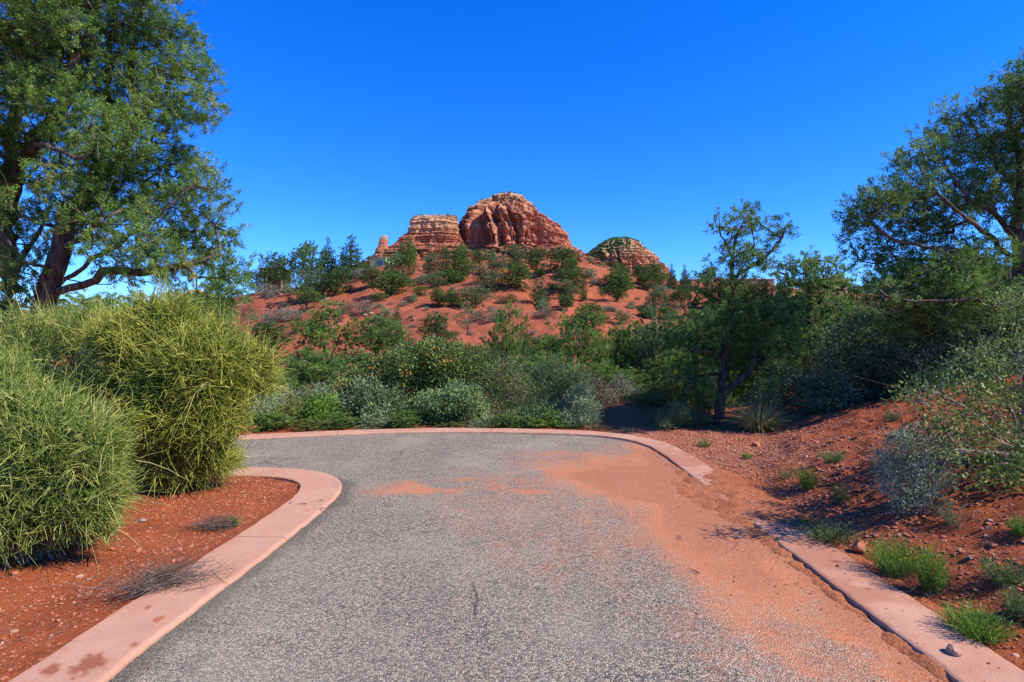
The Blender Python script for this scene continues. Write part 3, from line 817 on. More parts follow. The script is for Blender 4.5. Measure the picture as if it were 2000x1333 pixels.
def wood_mesh(chains, mat, rng, thick=7, thin=4, cut=.02):
    V, F, C, n = [], [], {}, 0
    for P, R in chains:
        s = thick if R.max() > cut * 2.5 else (5 if R.max() > cut else thin)
        if s == 4: s = 3
        v, (f, cp) = tube(P, R, s, .07 if s > 4 else 0, rng)
        V.append(v); F.append(f + n); C.setdefault(s, []).append(cp + n); n += len(v)
    return mesh_np("wood", np.vstack(V), [np.vstack(F)] + [np.vstack(c) for c in C.values()], smooth=True, mat=mat)

def kites(P, Dr, L, W, rng, fold=0.0):
    """flat leaf shapes: base point P, direction Dr, length L, width W"""
    n = len(P)
    s = unit(np.cross(Dr, rng.normal(size=(n, 3))))
    L = np.broadcast_to(L, n)[:, None]; W = np.broadcast_to(W, n)[:, None]
    mid = P + Dr * L * .55
    V = np.stack([P, mid + s * W * .5, P + Dr * L, mid - s * W * .5], 1).reshape(-1, 3)
    F = np.arange(n * 4).reshape(n, 4)
    return V, F

def leaves_mesh(attr, dirs, per, sig, L, W, rng, mat, flat=.75, up=.35, out=.6, rnd=.7, tjit=.22, cl=.30, tufts=0):
    """clusters of leaves at the twig ends"""
    n = len(attr); k = per
    idx = np.repeat(np.arange(n), k)
    if tufts:
        # leaves stand in little brushes: tuft centres round the twig end, leaves fanning out of each
        tc = rng.normal(0, 1, (n, tufts, 3)) * sig; tc[..., 2] *= flat
        td = unit(dirs[:, None] * out + rng.normal(0, 1, (n, tufts, 3)) * rnd + np.array([0, 0, up]) + unit(tc) * .6)
        ti = rng.integers(0, tufts, n * k)
        off = tc[idx, ti] + td[idx, ti] * (rng.uniform(-.45, .6, n * k) * sig)[:, None] + rng.normal(0, .20 * sig, (n * k, 3))
        Dr = unit(td[idx, ti] + rng.normal(0, .42, (n * k, 3)))
        P = attr[idx] + off
        sc = rng.uniform(.6, 1.4, n * k)
        V, F = kites(P, Dr, L * sc, W * sc, rng)
        tt = rng.normal(0, .16, (n, tufts))
        tint = np.clip(rng.normal(.5, cl * .7, n)[idx] + tt[idx, ti] + rng.normal(0, tjit * .8, n * k), 0, 1)
        return mesh_np("foliage", V, [F], mat=mat, attrs=dict(tint=('FACE', tint)))
    off = rng.normal(0, 1, (n * k, 3)) * sig; off[:, 2] *= flat
    Dr = unit(dirs[idx] * out + rng.normal(0, 1, (n * k, 3)) * rnd + np.array([0, 0, up]) + unit(off) * .5)
    P = attr[idx] + off
    sc = rng.uniform(.65, 1.35, n * k)
    V, F = kites(P, Dr, L * sc, W * sc, rng)
    tint = np.clip(rng.normal(.5, cl, n)[idx] + rng.normal(0, tjit, n * k), 0, 1)
    return mesh_np("foliage", V, [F], mat=mat, attrs=dict(tint=('FACE', tint)))

def twig_mesh(base, dirs, length, r, rng, mat, droop=0.0, seg=4):
    """loose thin curved twigs as three-sided tubes"""
    n = len(base); t = np.linspace(0, 1, seg)
    bend = rng.normal(0, .28, (n, 3))
    L = np.broadcast_to(length, n)
    C = base[:, None] + L[:, None, None] * (dirs[:, None] * t[None, :, None] + bend[:, None] * (t ** 2)[None, :, None])
    C[..., 2] -= (droop * L)[:, None] * (t ** 2)[None] if not np.isscalar(droop) or droop else 0
    return strand_mesh(C, r, mat, rng)

def strand_mesh(C, r, mat, rng, tint=None, taper=.35):
    n, k, _ = C.shape
    T = unit(np.gradient(C, axis=1))
    A = unit(np.cross(T, unit(rng.normal(size=(n, 1, 3))))); B = np.cross(T, A)
    rad = np.broadcast_to(r, n)[:, None] * np.linspace(1, taper, k)[None]
    ang = np.arange(3) * 2 * math.pi / 3
    V = C[:, :, None] + rad[:, :, None, None] * (np.cos(ang)[None, None, :, None] * A[:, :, None] + np.sin(ang)[None, None, :, None] * B[:, :, None])
    base = (np.arange(n) * k * 3)[:, None, None] + (np.arange(k - 1) * 3)[None, :, None]
    i = base + np.arange(3)[None, None]; j = base + ((np.arange(3) + 1) % 3)[None, None]
    F = np.stack([i, j, j + 3, i + 3], -1).reshape(-1, 4)
    if tint is None: tint = rng.uniform(0, 1, n)
    return mesh_np("stems", V.reshape(-1, 3), [F], smooth=True, mat=mat, attrs=dict(tint=('FACE', np.repeat(tint, (k - 1) * 3))))

def blade_mesh(base, az, tilt, L, W, curve, rng, mat, seg=5, tint=None):
    """grass blades: flat tapering strips that lean over"""
    n = len(base); t = np.linspace(0, 1, seg)[None]
    a = tilt[:, None] + curve[:, None] * t
    dr = np.cumsum(np.sin(a), 1) / seg; dz = np.cumsum(np.cos(a), 1) / seg
    dr -= dr[:, :1]; dz -= dz[:, :1]
    h = np.stack([np.cos(az), np.sin(az)], 1)
    C = np.concatenate([base[:, None, :2] + h[:, None] * (dr * L[:, None])[..., None], (base[:, 2:3] + dz * L[:, None])[..., None]], -1)
    s = np.stack([-h[:, 1], h[:, 0], np.zeros(n)], 1)
    s = unit(s + rng.normal(0, .35, s.shape))
    w = (np.broadcast_to(W, n)[:, None] * (1 - t ** 1.6 * .95) * .5)
    V = np.stack([C + s[:, None] * w[..., None], C - s[:, None] * w[..., None]], 2).reshape(-1, 3)
    b = (np.arange(n) * seg * 2)[:, None] + (np.arange(seg - 1) * 2)[None]
    F = np.stack([b, b + 1, b + 3, b + 2], -1).reshape(-1, 4)
    if tint is None: tint = rng.uniform(0, 1, n)
    return mesh_np("blades", V, [F], mat=mat, attrs=dict(tint=('FACE', np.repeat(tint, seg - 1))))

def sample_clumps(clumps, spacing, rng, shell=1.7):
    """points through a set of ellipsoids (x, y, z, rx, ry, rz), denser near their skins, no closer than spacing"""
    out = []
    for (x, y, z, a, b, c) in clumps:
        n = max(3, int(6 * a * b * c / spacing ** 3))
        d = unit(rng.normal(size=(n, 3))); r = rng.uniform(0, 1, n) ** (1 / (3 * shell))
        out.append(np.array([x, y, z]) + d * r[:, None] * np.array([a, b, c]))
    p = np.vstack(out); p = p[rng.permutation(len(p))][:9000]
    keep = np.zeros((len(p), 3)); m = 0
    for q in p:
        if m == 0 or np.min(np.sum((keep[:m] - q) ** 2, axis=1)) > spacing ** 2: keep[m] = q; m += 1
    return keep[:m]

def px_clumps(cl, d, base, rng, spread=.5, deep=1.0):
    """clumps measured on the photograph as (px, py, radius px[, depth offset]) at distance d, in metres relative to base"""
    out = []
    for c in cl:
        dd = c[3] if len(c) > 3 else rng.normal(0, spread)
        p = wpx(c[0], c[1], d + dd) - base; r = c[2] / FPX * d
        out.append((p[0], p[1], p[2], r, r * deep, r * .92))
    return out

def px_line(pl, d, base): return np.array([wpx(p[0], p[1], d + (p[2] if len(p) > 2 else 0)) - base for p in pl])

def tree_things(name, base, label, cat, parts, group=None):
    t = root(name, base, label, cat, group)
    for nm, me in parts:
        me.name = nm; o = add(nm, me, t)
        if nm == "dead_twigs": o["kind"] = "stuff"        # hundreds of loose grey twigs that nobody could count
    return t

def dead_twigs(chains, count, length, r, rng, mat, rmax=.05):
    pts = [c for c in chains if c[1].max() < rmax]
    if not pts: pts = chains
    pick = rng.integers(0, len(pts), count); B, D = [], []
    for i in pick:
        P, R = pts[i]; k = rng.integers(0, len(P) - 1); f = rng.uniform()
        B.append(P[k] * (1 - f) + P[k + 1] * f); D.append(P[k + 1] - P[k])
    B = np.array(B); D = unit(unit(np.array(D)) * .5 + rng.normal(0, .6, (count, 3)))
    return twig_mesh(B, D, length * rng.uniform(.5, 1.3, count), r * rng.uniform(.6, 1.3, count), rng, mat)

# ------------------------------------------------------------------ the big juniper on the left
g = rs(11)
d = 12.0; base = wpx(70, 640, d); base[2] = gz(base[0], base[1]) - .05
skel = [px_line(l, d, base) for l in (
    [(60, 820, .1), (62, 740, .1), (66, 650, 0), (95, 562, -.2), (122, 490, -.4), (128, 440, -.4), (160, 395, -.3), (180, 350, -.2)],
    [(122, 490, -.4), (170, 455, -.9), (215, 440, -1.3), (262, 436, -1.6)],
    [(95, 562, -.2), (160, 520, -.6), (235, 470, -1.0), (300, 430, -1.2), (350, 385, -1.2), (395, 350, -1.2)],
    [(160, 395, -.3), (205, 345, 0), (250, 280, .1), (290, 228, .2), (325, 175, .3), (352, 120, .3)],
    [(86, 585, -.2), (140, 560, -.5), (215, 535, -.8), (300, 528, -.7), (370, 522, -.6), (430, 498, -.5)],
    [(180, 350, -.2), (205, 270, .3), (205, 180, .5), (218, 80, .5), (228, -40, .6)],
    [(250, 280, .1), (268, 190, .6), (262, 90, .7), (275, 0, .8)])]
skel2 = [px_line(l, d, base) for l in (
    [(58, 815, .1), (42, 770, .3), (30, 705, .5), (22, 600, .5), (16, 500, .5), (12, 400, .5), (16, 290, .6), (40, 180, .6), (52, 60, .7), (60, -90, .7)],
    [(12, 400, .5), (55, 300, 0), (85, 265, -.3), (120, 210, -.5), (152, 120, -.6), (190, 20, -.6), (205, -60, -.6)],
    [(14, 440, .5), (-60, 360, .7), (-130, 250, .9)],
    [(20, 560, .5), (60, 480, 1.0), (100, 400, 1.3)],
    [(16, 290, .6), (60, 285, -.6), (110, 290, -1.2), (150, 310, -1.5)])]
cl = [(392, 150, 36), (352, 85, 46), (300, 25, 50), (388, 205, 34), (335, 225, 55), (398, 355, 38), (350, 320, 50), (412, 412, 36), (430, 470, 36), (452, 522, 30), (385, 480, 48), (330, 415, 60),
      (262, 385, 60), (205, 330, 62), (160, 250, 66), (255, 190, 66), (285, 105, 66), (205, 100, 66), (120, 120, 72), (45, 110, 72), (45, 235, 60), (125, 370, 50), (60, 330, 50), (205, 5, 70), (95, 0, 70),
      (310, 520, 40), (385, 535, 32), (15, 15, 70), (232, 275, 52), (290, 300, 45), (345, 350, 40), (300, 475, 40), (225, 425, 48), (160, 440, 46), (425, 555, 26), (455, 560, 24), (468, 535, 18), (440, 582, 24), (405, 580, 26), (350, 565, 22), (462, 590, 16), (370, 130, 36), (395, 300, 20), (95, 190, 60),
      (-70, 120, 90), (-90, 280, 80), (-60, 400, 60), (60, -90, 100), (200, -95, 90), (310, -70, 60), (60, 430, 40, .8), (20, 480, 35, 1.2), (110, 470, 30, 1.2), (250, 545, 22), (200, 380, 40, 1.4), (205, 492, 34, -1.1), (275, 462, 36, -1.3), (140, 425, 40, -1.0), (60, 520, 36, -.6), (20, 570, 40, -.3), (330, 500, 34, -1), (250, 520, 26, -.9)]
att = sample_clumps(px_clumps(cl, d, base, g, .75, 1.15), .25, g)
chains, dirs = grow(skel + skel2, att, .30, g, kink=.12, lift=.06, pipe=.50, rmin=.006)
root_at = {}
big = tree_things("juniper_tree", base, "huge twisted juniper overhanging the yellow-green broom bushes at the bend of the road", "tree", [
    ("trunk", wood_mesh(chains, M["bark"], g, 9, 4, .03)),
    ("crown", leaves_mesh(att, dirs, 450, .13, .054, .0138, g, M["juniper"], out=.5, up=.5, rnd=.75, tufts=9)),
    ("dead_twigs", dead_twigs(chains, 2200, .42, .0042, g, M["bark_pale"]))])

# ------------------------------------------------------------------ the large juniper on the right bank
g = rs(12)
d = 9.8; base = wpx(2004, 740, d); base[2] = gz(base[0], base[1]) - .05
skel = [px_line(l, d, base) for l in (
    [(2006, 800), (2004, 700), (1999, 600), (1994, 500), (1990, 400), (1988, 320), (1970, 250), (1968, 190)],
    [(1994, 480), (1950, 425, -.3), (1905, 395, -.5), (1860, 350, -.6), (1830, 300, -.5)],
    [(1996, 520), (1940, 470, -.4), (1880, 420, -.8), (1830, 375, -1), (1800, 335, -1)],
    [(1998, 560), (1930, 520, -.2), (1870, 490, -.4), (1790, 480, -.6), (1735, 462, -.6), (1698, 432, -.6)],
    [(1990, 400), (1955, 330, .3), (1915, 275, .4), (1890, 230, .4)],
    [(2000, 600), (1940, 590, -.6), (1880, 585, -1), (1800, 590, -1), (1740, 580, -1)],
    [(1992, 440), (2050, 350, .2), (2090, 260, .2)], [(1996, 520), (2080, 440), (2140, 400)])]
cl = [(1982, 162, 24), (1968, 200, 22), (1925, 205, 26), (1880, 222, 28), (1842, 262, 30), (1805, 282, 26), (1775, 312, 26), (1785, 370, 36), (1850, 320, 40), (1905, 285, 40), (1955, 290, 34), (1990, 260, 26),
      (1735, 385, 30), (1700, 402, 28), (1678, 438, 26), (1663, 470, 16), (1702, 492, 30), (1735, 450, 34), (1765, 410, 34), (1745, 520, 40), (1805, 450, 42), (1855, 415, 42), (1905, 370, 40), (1950, 400, 34),
      (1785, 560, 46), (1860, 525, 50), (1930, 510, 46), (1722, 575, 36), (1820, 610, 46), (1900, 590, 48), (1975, 590, 44), (1985, 400, 30), (2040, 300, 70), (2060, 170, 70), (2100, 430, 80), (2090, 560, 60), (1760, 620, 36)]
att = sample_clumps(px_clumps(cl, d, base, g, .55, 1.2), .172, g)
chains, dirs = grow(skel, att, .135, g, kink=.12, lift=.05, pipe=.46, rmin=.005)
tree_things("juniper_tree", base, "tall open juniper with long bare grey limbs rising behind the sprawling manzanita", "tree", [
    ("trunk", wood_mesh(chains, M["bark"], g, 8, 4, .025)),
    ("crown", leaves_mesh(att, dirs, 260, .115, .054, .0135, g, M["juniper_dark"], out=.5, up=.5, tufts=8)),
    ("dead_twigs", dead_twigs(chains, 1500, .34, .0038, g, M["bark_pale"]))])

# ------------------------------------------------------------------ the lone tree behind the turn of the kerb
g = rs(13)
d = 10.8; base = wpx(1404, 835, d); base[2] = gz(base[0], base[1]) - .05
skel = [px_line(l, d, base) for l in (
    [(1402, 845), (1405, 800), (1408, 760), (1415, 700), (1420, 650), (1426, 600), (1431, 545), (1432, 500), (1438, 465), (1452, 435), (1466, 415)],
    [(1408, 778), (1440, 745, -.1), (1470, 715, -.2), (1500, 692, -.2), (1535, 655, -.2)], [(1470, 715, -.2), (1484, 670, 0), (1495, 630, .1)],
    [(1431, 545), (1465, 522), (1500, 500), (1522, 470), (1532, 450)], [(1418, 660), (1395, 622, .2), (1370, 602, .2), (1345, 600, .2)],
    [(1424, 610), (1455, 590, -.2), (1485, 575, -.3)], [(1414, 705), (1385, 690, -.3), (1355, 680, -.3)], [(1432, 500), (1415, 470), (1405, 445)], [(1412, 730), (1370, 735, .2), (1345, 745, .3)])]
cl = [(1465, 414, 15), (1450, 425, 13), (1478, 430, 14), (1410, 440, 13), (1424, 452, 14), (1449, 455, 17), (1415, 475, 12), (1425, 497, 16), (1455, 486, 16), (1490, 490, 14), (1512, 470, 13), (1534, 455, 12), (1524, 440, 8),
      (1505, 447, 8), (1470, 510, 18), (1442, 515, 16), (1495, 515, 14), (1372, 540, 16), (1400, 545, 22), (1440, 545, 20), (1380, 575, 26), (1420, 590, 30), (1350, 600, 24), (1470, 590, 28), (1500, 620, 34),
      (1450, 640, 36), (1385, 640, 34), (1455, 690, 34), (1515, 675, 34), (1380, 700, 32), (1345, 670, 26), (1340, 740, 26), (1375, 760, 24), (1530, 640, 24), (1490, 730, 24), (1350, 780, 22), (1400, 590, 26), (1440, 575, 26), (1475, 560, 20), (1365, 560, 18), (1500, 575, 22), (1420, 555, 20), (1455, 610, 26), (1400, 620, 26), (1530, 600, 22), (1420, 670, 30), (1480, 660, 30)]
cl = [(a, b, c * (1.14 if b < 530 else 1.0)) for a, b, c in cl]
att = sample_clumps(px_clumps(cl, d, base, g, .35, 1.3), .165, g)
chains, dirs = grow(skel, att, .105, g, kink=.14, lift=.04, pipe=.42, rmin=.0045)
tree_things("pinyon_tree", base, "slim dark tree with a thin airy top, its low limb forking above the bear grass", "tree", [
    ("trunk", wood_mesh(chains, M["bark_dark"], g, 8, 4, .02)),
    ("crown", leaves_mesh(att, dirs, 240, .10, .052, .0135, g, M["juniper_dark"], out=.5, up=.5, tufts=7)),
    ("dead_twigs", dead_twigs(chains, 500, .20, .0036, g, M["bark_grey"]))])

# ------------------------------------------------------------------ the two junipers just behind it
def px_tree(seed, name, label, d, bpx, trunk, cl, R, leafmat, spacing, per, sig, L, W, bark="bark_dark", twigs=250, spread=.45, cat="tree", group=None):
    g = rs(seed); base = wpx(bpx, 700, d); base[2] = gz(base[0], base[1]) - .05
    tr = [px_line(l, d, base) for l in trunk]
    tr[0] = np.vstack([[[0, 0, 0]], tr[0]])
    att = sample_clumps(px_clumps(cl, d, base, g, spread, 1.2), spacing, g)
    att[:, 2] = np.maximum(att[:, 2], .05)
    ch, dr = grow(tr, att, R, g, kink=.12, lift=.04, pipe=.46, rmin=.005)
    parts = [("trunk", wood_mesh(ch, M[bark], g, 7, 4, .03)), ("crown", leaves_mesh(att, dr, per * 2, sig, L * .8, W * .7, g, M[leafmat], up=.5, tufts=7))]
    if twigs: parts.append(("dead_twigs", dead_twigs(ch, twigs, .35, .005, g, M["bark_grey"])))
    return tree_things(name, base, label, cat, parts, group)

px_tree(14, "juniper_tree", "rounded mid-green juniper right behind the slim airy tree, its trunk dark and gnarled", 15.0, 1585,
        [[(1580, 720), (1578, 650), (1582, 590), (1575, 530), (1570, 515)], [(1578, 640), (1610, 610, -.2), (1640, 590, -.2)], [(1580, 620), (1545, 590, .2), (1525, 570, .2)], [(1580, 700), (1615, 670), (1640, 660)]],
        [(1572, 515, 25), (1600, 530, 30), (1545, 538, 30), (1632, 548, 28), (1585, 565, 34), (1535, 580, 28), (1625, 590, 32), (1560, 620, 40), (1645, 630, 30), (1605, 660, 40), (1525, 650, 32), (1570, 690, 34), (1640, 690, 30), (1655, 580, 12)],
        .17, "juniper_dark", .24, 90, .13, .085, .032)
px_tree(15, "juniper_tree", "soft yellowish-green young juniper between the rounded juniper and the tall open one", 12.5, 1660,
        [[(1662, 700), (1662, 640), (1665, 610)]], [(1665, 612, 22), (1640, 640, 26), (1690, 640, 26), (1660, 670, 36), (1700, 680, 30), (1635, 690, 26)], .07, "juniper", .2, 100, .11, .075, .028, twigs=120)

# ------------------------------------------------------------------ the yellow-green broom bushes on the bed inside the bend
def broom(seed, label, d, bpx, bpy_, cl, n, mat, length=(.16, .40), r=.0042, depth=1.0, upb=.35):
    g = rs(seed)
    base = ground_at(bpx, bpy_); d0 = base[1]
    base[2] -= .03
    C = px_clumps(cl, d0, base, g, .12, depth)
    vol = np.array([c[3] * c[4] * c[5] for c in C]) ** .75
    idx = g.choice(len(C), n, p=vol / vol.sum()); C = np.array(C)
    u = unit(g.normal(size=(n, 3))); rr = g.uniform(0, 1, n) ** (1 / 4.2)
    P = C[idx, :3] + u * rr[:, None] * C[idx, 3:6]
    lobe = fbm(P[:, 0] * 2.6 + seed, P[:, 1] * 2.6, P[:, 2] * 2.2, seed=seed, octaves=2)
    keep = (P[:, 2] > .03) & (lobe + g.normal(0, .05, n) > .485); P, u = P[keep], u[keep]; n = len(P)
    # shoots stand off the heart of the bush and arch over under their own weight
    heart = np.array([0, 0, .25])
    outw = unit(.55 * unit(P - (C[idx][keep][:, :3] - C[idx][keep][:, 3:6] * np.array([0, 0, .55]))) + .45 * unit(P - heart))
    D = unit(outw * .75 + u * .35 + g.normal(0, .62, (n, 3)) + np.array([0, 0, upb]))
    L = g.uniform(*length, n) * g.uniform(.7, 1.2, n)
    wild = g.uniform(size=n) < .10; L[wild] *= 2.1; D[wild] = unit(D[wild] + np.array([0, 0, .4]))
    k = 6; t = np.linspace(0, 1, k)[None, :, None]
    droop = g.uniform(-.15, .42, n)[:, None, None]
    S = P[:, None] - D[:, None] * (L * .45)[:, None, None] + D[:, None] * L[:, None, None] * t + g.normal(0, .13, (n, 1, 3)) * L[:, None, None] * t ** 2
    S[..., 2] -= (droop * L[:, None, None] * t ** 2)[..., 0]
    S[..., 2] = np.maximum(S[..., 2], .015)
    # side shoots fork off the outer half
    m = n
    a = g.integers(0, n, m); tt = g.integers(1, 4, m)
    B = S[a, tt]; T = unit(S[a, tt + 1] - S[a, tt])
    D2 = unit(T + g.normal(0, .42, (m, 3))); L2 = L[a] * g.uniform(.3, .6, m); t4 = np.linspace(0, 1, 4)[None, :, None]
    S2 = B[:, None] + D2[:, None] * L2[:, None, None] * t4; S2[..., 2] -= (g.uniform(.05, .5, m)[:, None] * L2[:, None]) * t4[..., 0] ** 2
    tint = np.clip(g.normal(.46, .30, n), 0, 1)
    foliage = strand_mesh(S, r * g.uniform(.75, 1.25, n), M[mat], g, tint)
    side = strand_mesh(S2, r * .8, M[mat], g, np.clip(tint[a] + .06, 0, 1))
    # woody stems from the foot into the mass
    tg = P[g.choice(n, 150)] * np.array([.85, .85, .8])
    q = np.linspace(0, 1, 7)[None, :, None]
    st = np.array([0, 0, .0]) + g.normal(0, .07, (150, 1, 3)) * np.array([1, 1, 0]) + tg[:, None] * q ** np.array([1.3, 1.3, .85])
    wood = strand_mesh(st, .009 * g.uniform(.5, 1.5, 150), M["bark_grey"], g)
    t = root("broom_bush", base, label, "bush", "broom bushes on the red bed")
    wood.name = "stems"; foliage.name = "shoots"; side.name = "side_shoots"
    for nm, me in (("stems", wood), ("shoots", foliage), ("side_shoots", side)):
        o = add(nm, me, t); o["kind"] = "stuff"
    return t

broom(21, "large yellow-green broom bush leaning over the curve of the kerb", 6.1, 330, 952,
      [(330, 690, 105), (255, 700, 84), (400, 712, 88), (455, 732, 62), (475, 750, 46), (350, 790, 110), (420, 810, 80), (290, 830, 90), (350, 880, 75), (240, 760, 80), (420, 880, 52), (280, 905, 48), (325, 625, 55), (500, 705, 34), (515, 745, 24), (435, 668, 34), (345, 590, 26), (290, 610, 36), (245, 655, 50), (380, 650, 42)],
      42000, "broom", depth=1.15, r=.0047, length=(.13, .34))
broom(22, "pale grey-green broom bush sprawling low at the near edge of the bed", 4.4, 70, 1085,
      [(30, 850, 115), (-60, 810, 130), (130, 870, 95), (150, 960, 80), (80, 960, 130), (0, 940, 130), (190, 960, 45), (60, 1030, 75), (-60, 1000, 110), (-110, 860, 120), (110, 835, 62), (195, 905, 34), (160, 800, 36), (215, 975, 20), (40, 740, 55), (205, 1030, 20)],
      38000, "broom_green", r=.0036, length=(.10, .27), depth=1.0)
broom(23, "darker green broom bush under the huge juniper, behind the other two", 6.6, 120, 880,
      [(60, 680, 100), (130, 680, 85), (0, 690, 100), (180, 640, 55), (120, 760, 90), (40, 760, 100), (-60, 740, 100), (90, 820, 70), (200, 610, 36)],
      15000, "broom_green", depth=1.1, r=.005, length=(.14, .38), upb=.6)

# ------------------------------------------------------------------ shrubs beyond the far kerb
def shrub(seed, name, label, d, bpx, cl, leafmat, per=60, sig=.075, L=.04, W=.022, spacing=.14, R=.03, bark="bark_dark", stems=7, twigs=120, spread=.3, cat="shrub", flat=.8, up=.3, group=None, deep=1.15, out=.5, rnd=.8, base=None, twig_len=.25):
    g = rs(seed)
    if base is None:
        base = wpx(bpx, 800, d); base[2] = gz(base[0], base[1])
    base = np.array(base); base[2] -= .03
    att = sample_clumps(px_clumps(cl, d, base, g, spread, deep), spacing, g)
    att[:, 2] = np.maximum(att[:, 2], .05 + g.uniform(0, .08, len(att)))
    sk = []
    pick = att[g.permutation(len(att))[:stems]]
    for a in pick:
        f = g.normal(0, .05, 3); f[2] = 0
        sk.append(np.array([f, f + a * np.array([.25, .25, .35]), a * np.array([.6, .6, .62])]))
    sk[0] = np.vstack([[[0, 0, -.05]], sk[0][1:]])
    ch, dr = grow(sk, att, R, g, kink=.14, lift=.03, pipe=.42, rmin=.003, extra=3)
    parts = [("stems", wood_mesh(ch, M[bark], g, 6, 3, .02))]
    if per: parts.append(("foliage", leaves_mesh(att, dr, per, sig, L, W, g, M[leafmat], flat=flat, up=up, out=out, rnd=rnd)))
    if twigs: parts.append(("dead_twigs", dead_twigs(ch, twigs, twig_len, .0032, g, M["bark_grey"], .03)))
    return tree_things(name, base, label, cat, parts, group)

shrub(31, "oak_shrub", "broad mounded oak shrub with glossy dark leaves and yellow flecks behind the far kerb", 12.9, 850,
      [(860, 705, 44), (805, 712, 44), (915, 718, 44), (760, 725, 40), (955, 745, 42), (850, 755, 55), (900, 770, 55), (795, 765, 50), (740, 755, 42), (710, 745, 36), (960, 775, 40), (690, 765, 30), (870, 800, 50), (840, 690, 30), (890, 695, 30), (780, 705, 26)],
      "oak", per=74, sig=.09, L=.055, W=.034, spacing=.165, R=.06, stems=9, twigs=380, spread=.4, twig_len=.35)
shrub(32, "bare_shrub", "half-bare shrub of silvery grey twigs against the right flank of the oak shrub", 12.3, 985,
      [(985, 745, 40), (1012, 765, 32), (1020, 790, 28), (985, 785, 44), (960, 800, 36), (1030, 745, 18), (1000, 715, 24), (950, 770, 30)],
      "oak", per=16, spacing=.10, R=.022, bark="bark_grey", stems=14, twigs=800, spread=.25, twig_len=.34)
shrub(33, "silk_tassel_shrub", "grey-green leafy shrub against the kerb, left of the yucca by two bushes", 11.5, 700,
      [(700, 790, 34), (735, 785, 30), (670, 800, 30), (690, 825, 28), (740, 815, 32), (650, 822, 22), (770, 800, 28), (715, 762, 26), (760, 775, 24)],
      "shade", per=70, sig=.07, L=.05, W=.03, spacing=.135, twigs=260)
shrub(34, "silk_tassel_shrub", "pale sage-green leafy shrub hugging the kerb below the middle of the oak shrub", 11.3, 850,
      [(845, 795, 32), (870, 790, 28), (820, 800, 28), (860, 822, 30), (830, 825, 26), (885, 820, 24), (800, 822, 22)],
      "sage", per=75, sig=.07, L=.046, W=.028, spacing=.13, twigs=90)
shrub(35, "silk_tassel_shrub", "pale sage-green leafy shrub immediately left of the yucca", 11.2, 915,
      [(915, 780, 28), (900, 800, 28), (930, 800, 26), (910, 825, 24), (935, 825, 16), (890, 770, 24)], "sage", per=75, sig=.07, L=.046, W=.028, spacing=.13, twigs=90)
shrub(36, "green_shrub", "compact dark bright-green bush between the olive bush and the first grey-green shrub", 11.0, 625,
      [(622, 800, 24), (635, 790, 20), (610, 815, 22), (640, 820, 22), (620, 830, 20)], "bright", per=85, sig=.06, L=.045, W=.024, spacing=.12, twigs=20)
shrub(37, "olive_shrub", "low olive-green bush at the left end of the far kerb", 10.8, 565,
      [(560, 815, 24), (590, 820, 20), (540, 830, 20), (575, 835, 18), (575, 800, 18)], "olive", per=85, sig=.06, L=.042, W=.022, spacing=.12, twigs=30)
shrub(38, "grey_shrub", "hazy grey-green shrub half hidden by the large broom bush at the far kerb", 11.2, 515,
      [(520, 790, 26), (500, 810, 28), (535, 805, 22), (510, 835, 22), (480, 800, 26), (480, 830, 24), (450, 800, 30)], "silver", per=70, sig=.07, L=.05, W=.016, spacing=.13, bark="bark_grey", twigs=160)
shrub(39, "grey_shrub", "dull twiggy shrub above the compact green bush", 12.2, 600,
      [(590, 785, 24), (560, 775, 24), (620, 770, 22), (575, 795, 24), (640, 785, 22)], "shade", per=45, sig=.075, L=.045, W=.02, spacing=.13, bark="bark_grey", twigs=420)
shrub(40, "low_shrub", "low grey-green groundcover shrub between the yucca and the bright bush", 11.1, 1020,
      [(1000, 822, 18), (1025, 815, 20), (1050, 820, 18), (1035, 832, 16), (1005, 835, 12), (1060, 805, 18), (1075, 815, 16)], "sage", per=75, sig=.06, L=.038, W=.02, spacing=.11, twigs=30)
shrub(41, "green_shrub", "bright green low bush beside the round sage bush at the kerb", 11.0, 1088,
      [(1085, 825, 16), (1098, 830, 12), (1080, 812, 14)], "bright", per=80, sig=.05, L=.04, W=.02, spacing=.1, twigs=10)
shrub(42, "sage_bush", "round smoky green sage bush where the far kerb starts to turn", 11.0, 1130,
      [(1128, 790, 26), (1145, 800, 22), (1112, 800, 22), (1130, 815, 24), (1150, 818, 16), (1110, 820, 16), (1135, 770, 16)], "silver", per=110, sig=.06, L=.05, W=.011, spacing=.1, bark="bark_grey", twigs=80, up=.6)
shrub(43, "feathery_shrub", "tall feathery dull green shrub rising behind the round sage bush", 13.2, 1100,
      [(1095, 740, 26), (1120, 735, 24), (1075, 760, 26), (1110, 765, 28), (1070, 785, 24), (1140, 760, 22), (1060, 735, 22), (1050, 765, 22), (1085, 715, 18)], "juniper_grey", per=95, sig=.09, L=.07, W=.014, spacing=.14, bark="bark_grey", twigs=140, up=.8)
shrub(44, "blue_grey_shrub", "pale blue-grey shrub on the red mound behind the far kerb", 13.6, 1218,
      [(1215, 765, 22), (1232, 770, 16), (1200, 775, 16), (1220, 785, 18), (1215, 748, 14)], "bluegrey", per=100, sig=.07, L=.05, W=.012, spacing=.11, bark="bark_grey", twigs=260)
shrub(45, "olive_shrub", "rounded olive-brown bush with yellowish top on the right of the red mound", 12.8, 1312,
      [(1312, 755, 24), (1335, 765, 22), (1290, 770, 22), (1315, 780, 26), (1340, 785, 18), (1285, 790, 20)], "olive", per=80, sig=.075, L=.05, W=.026, spacing=.13, twigs=120)
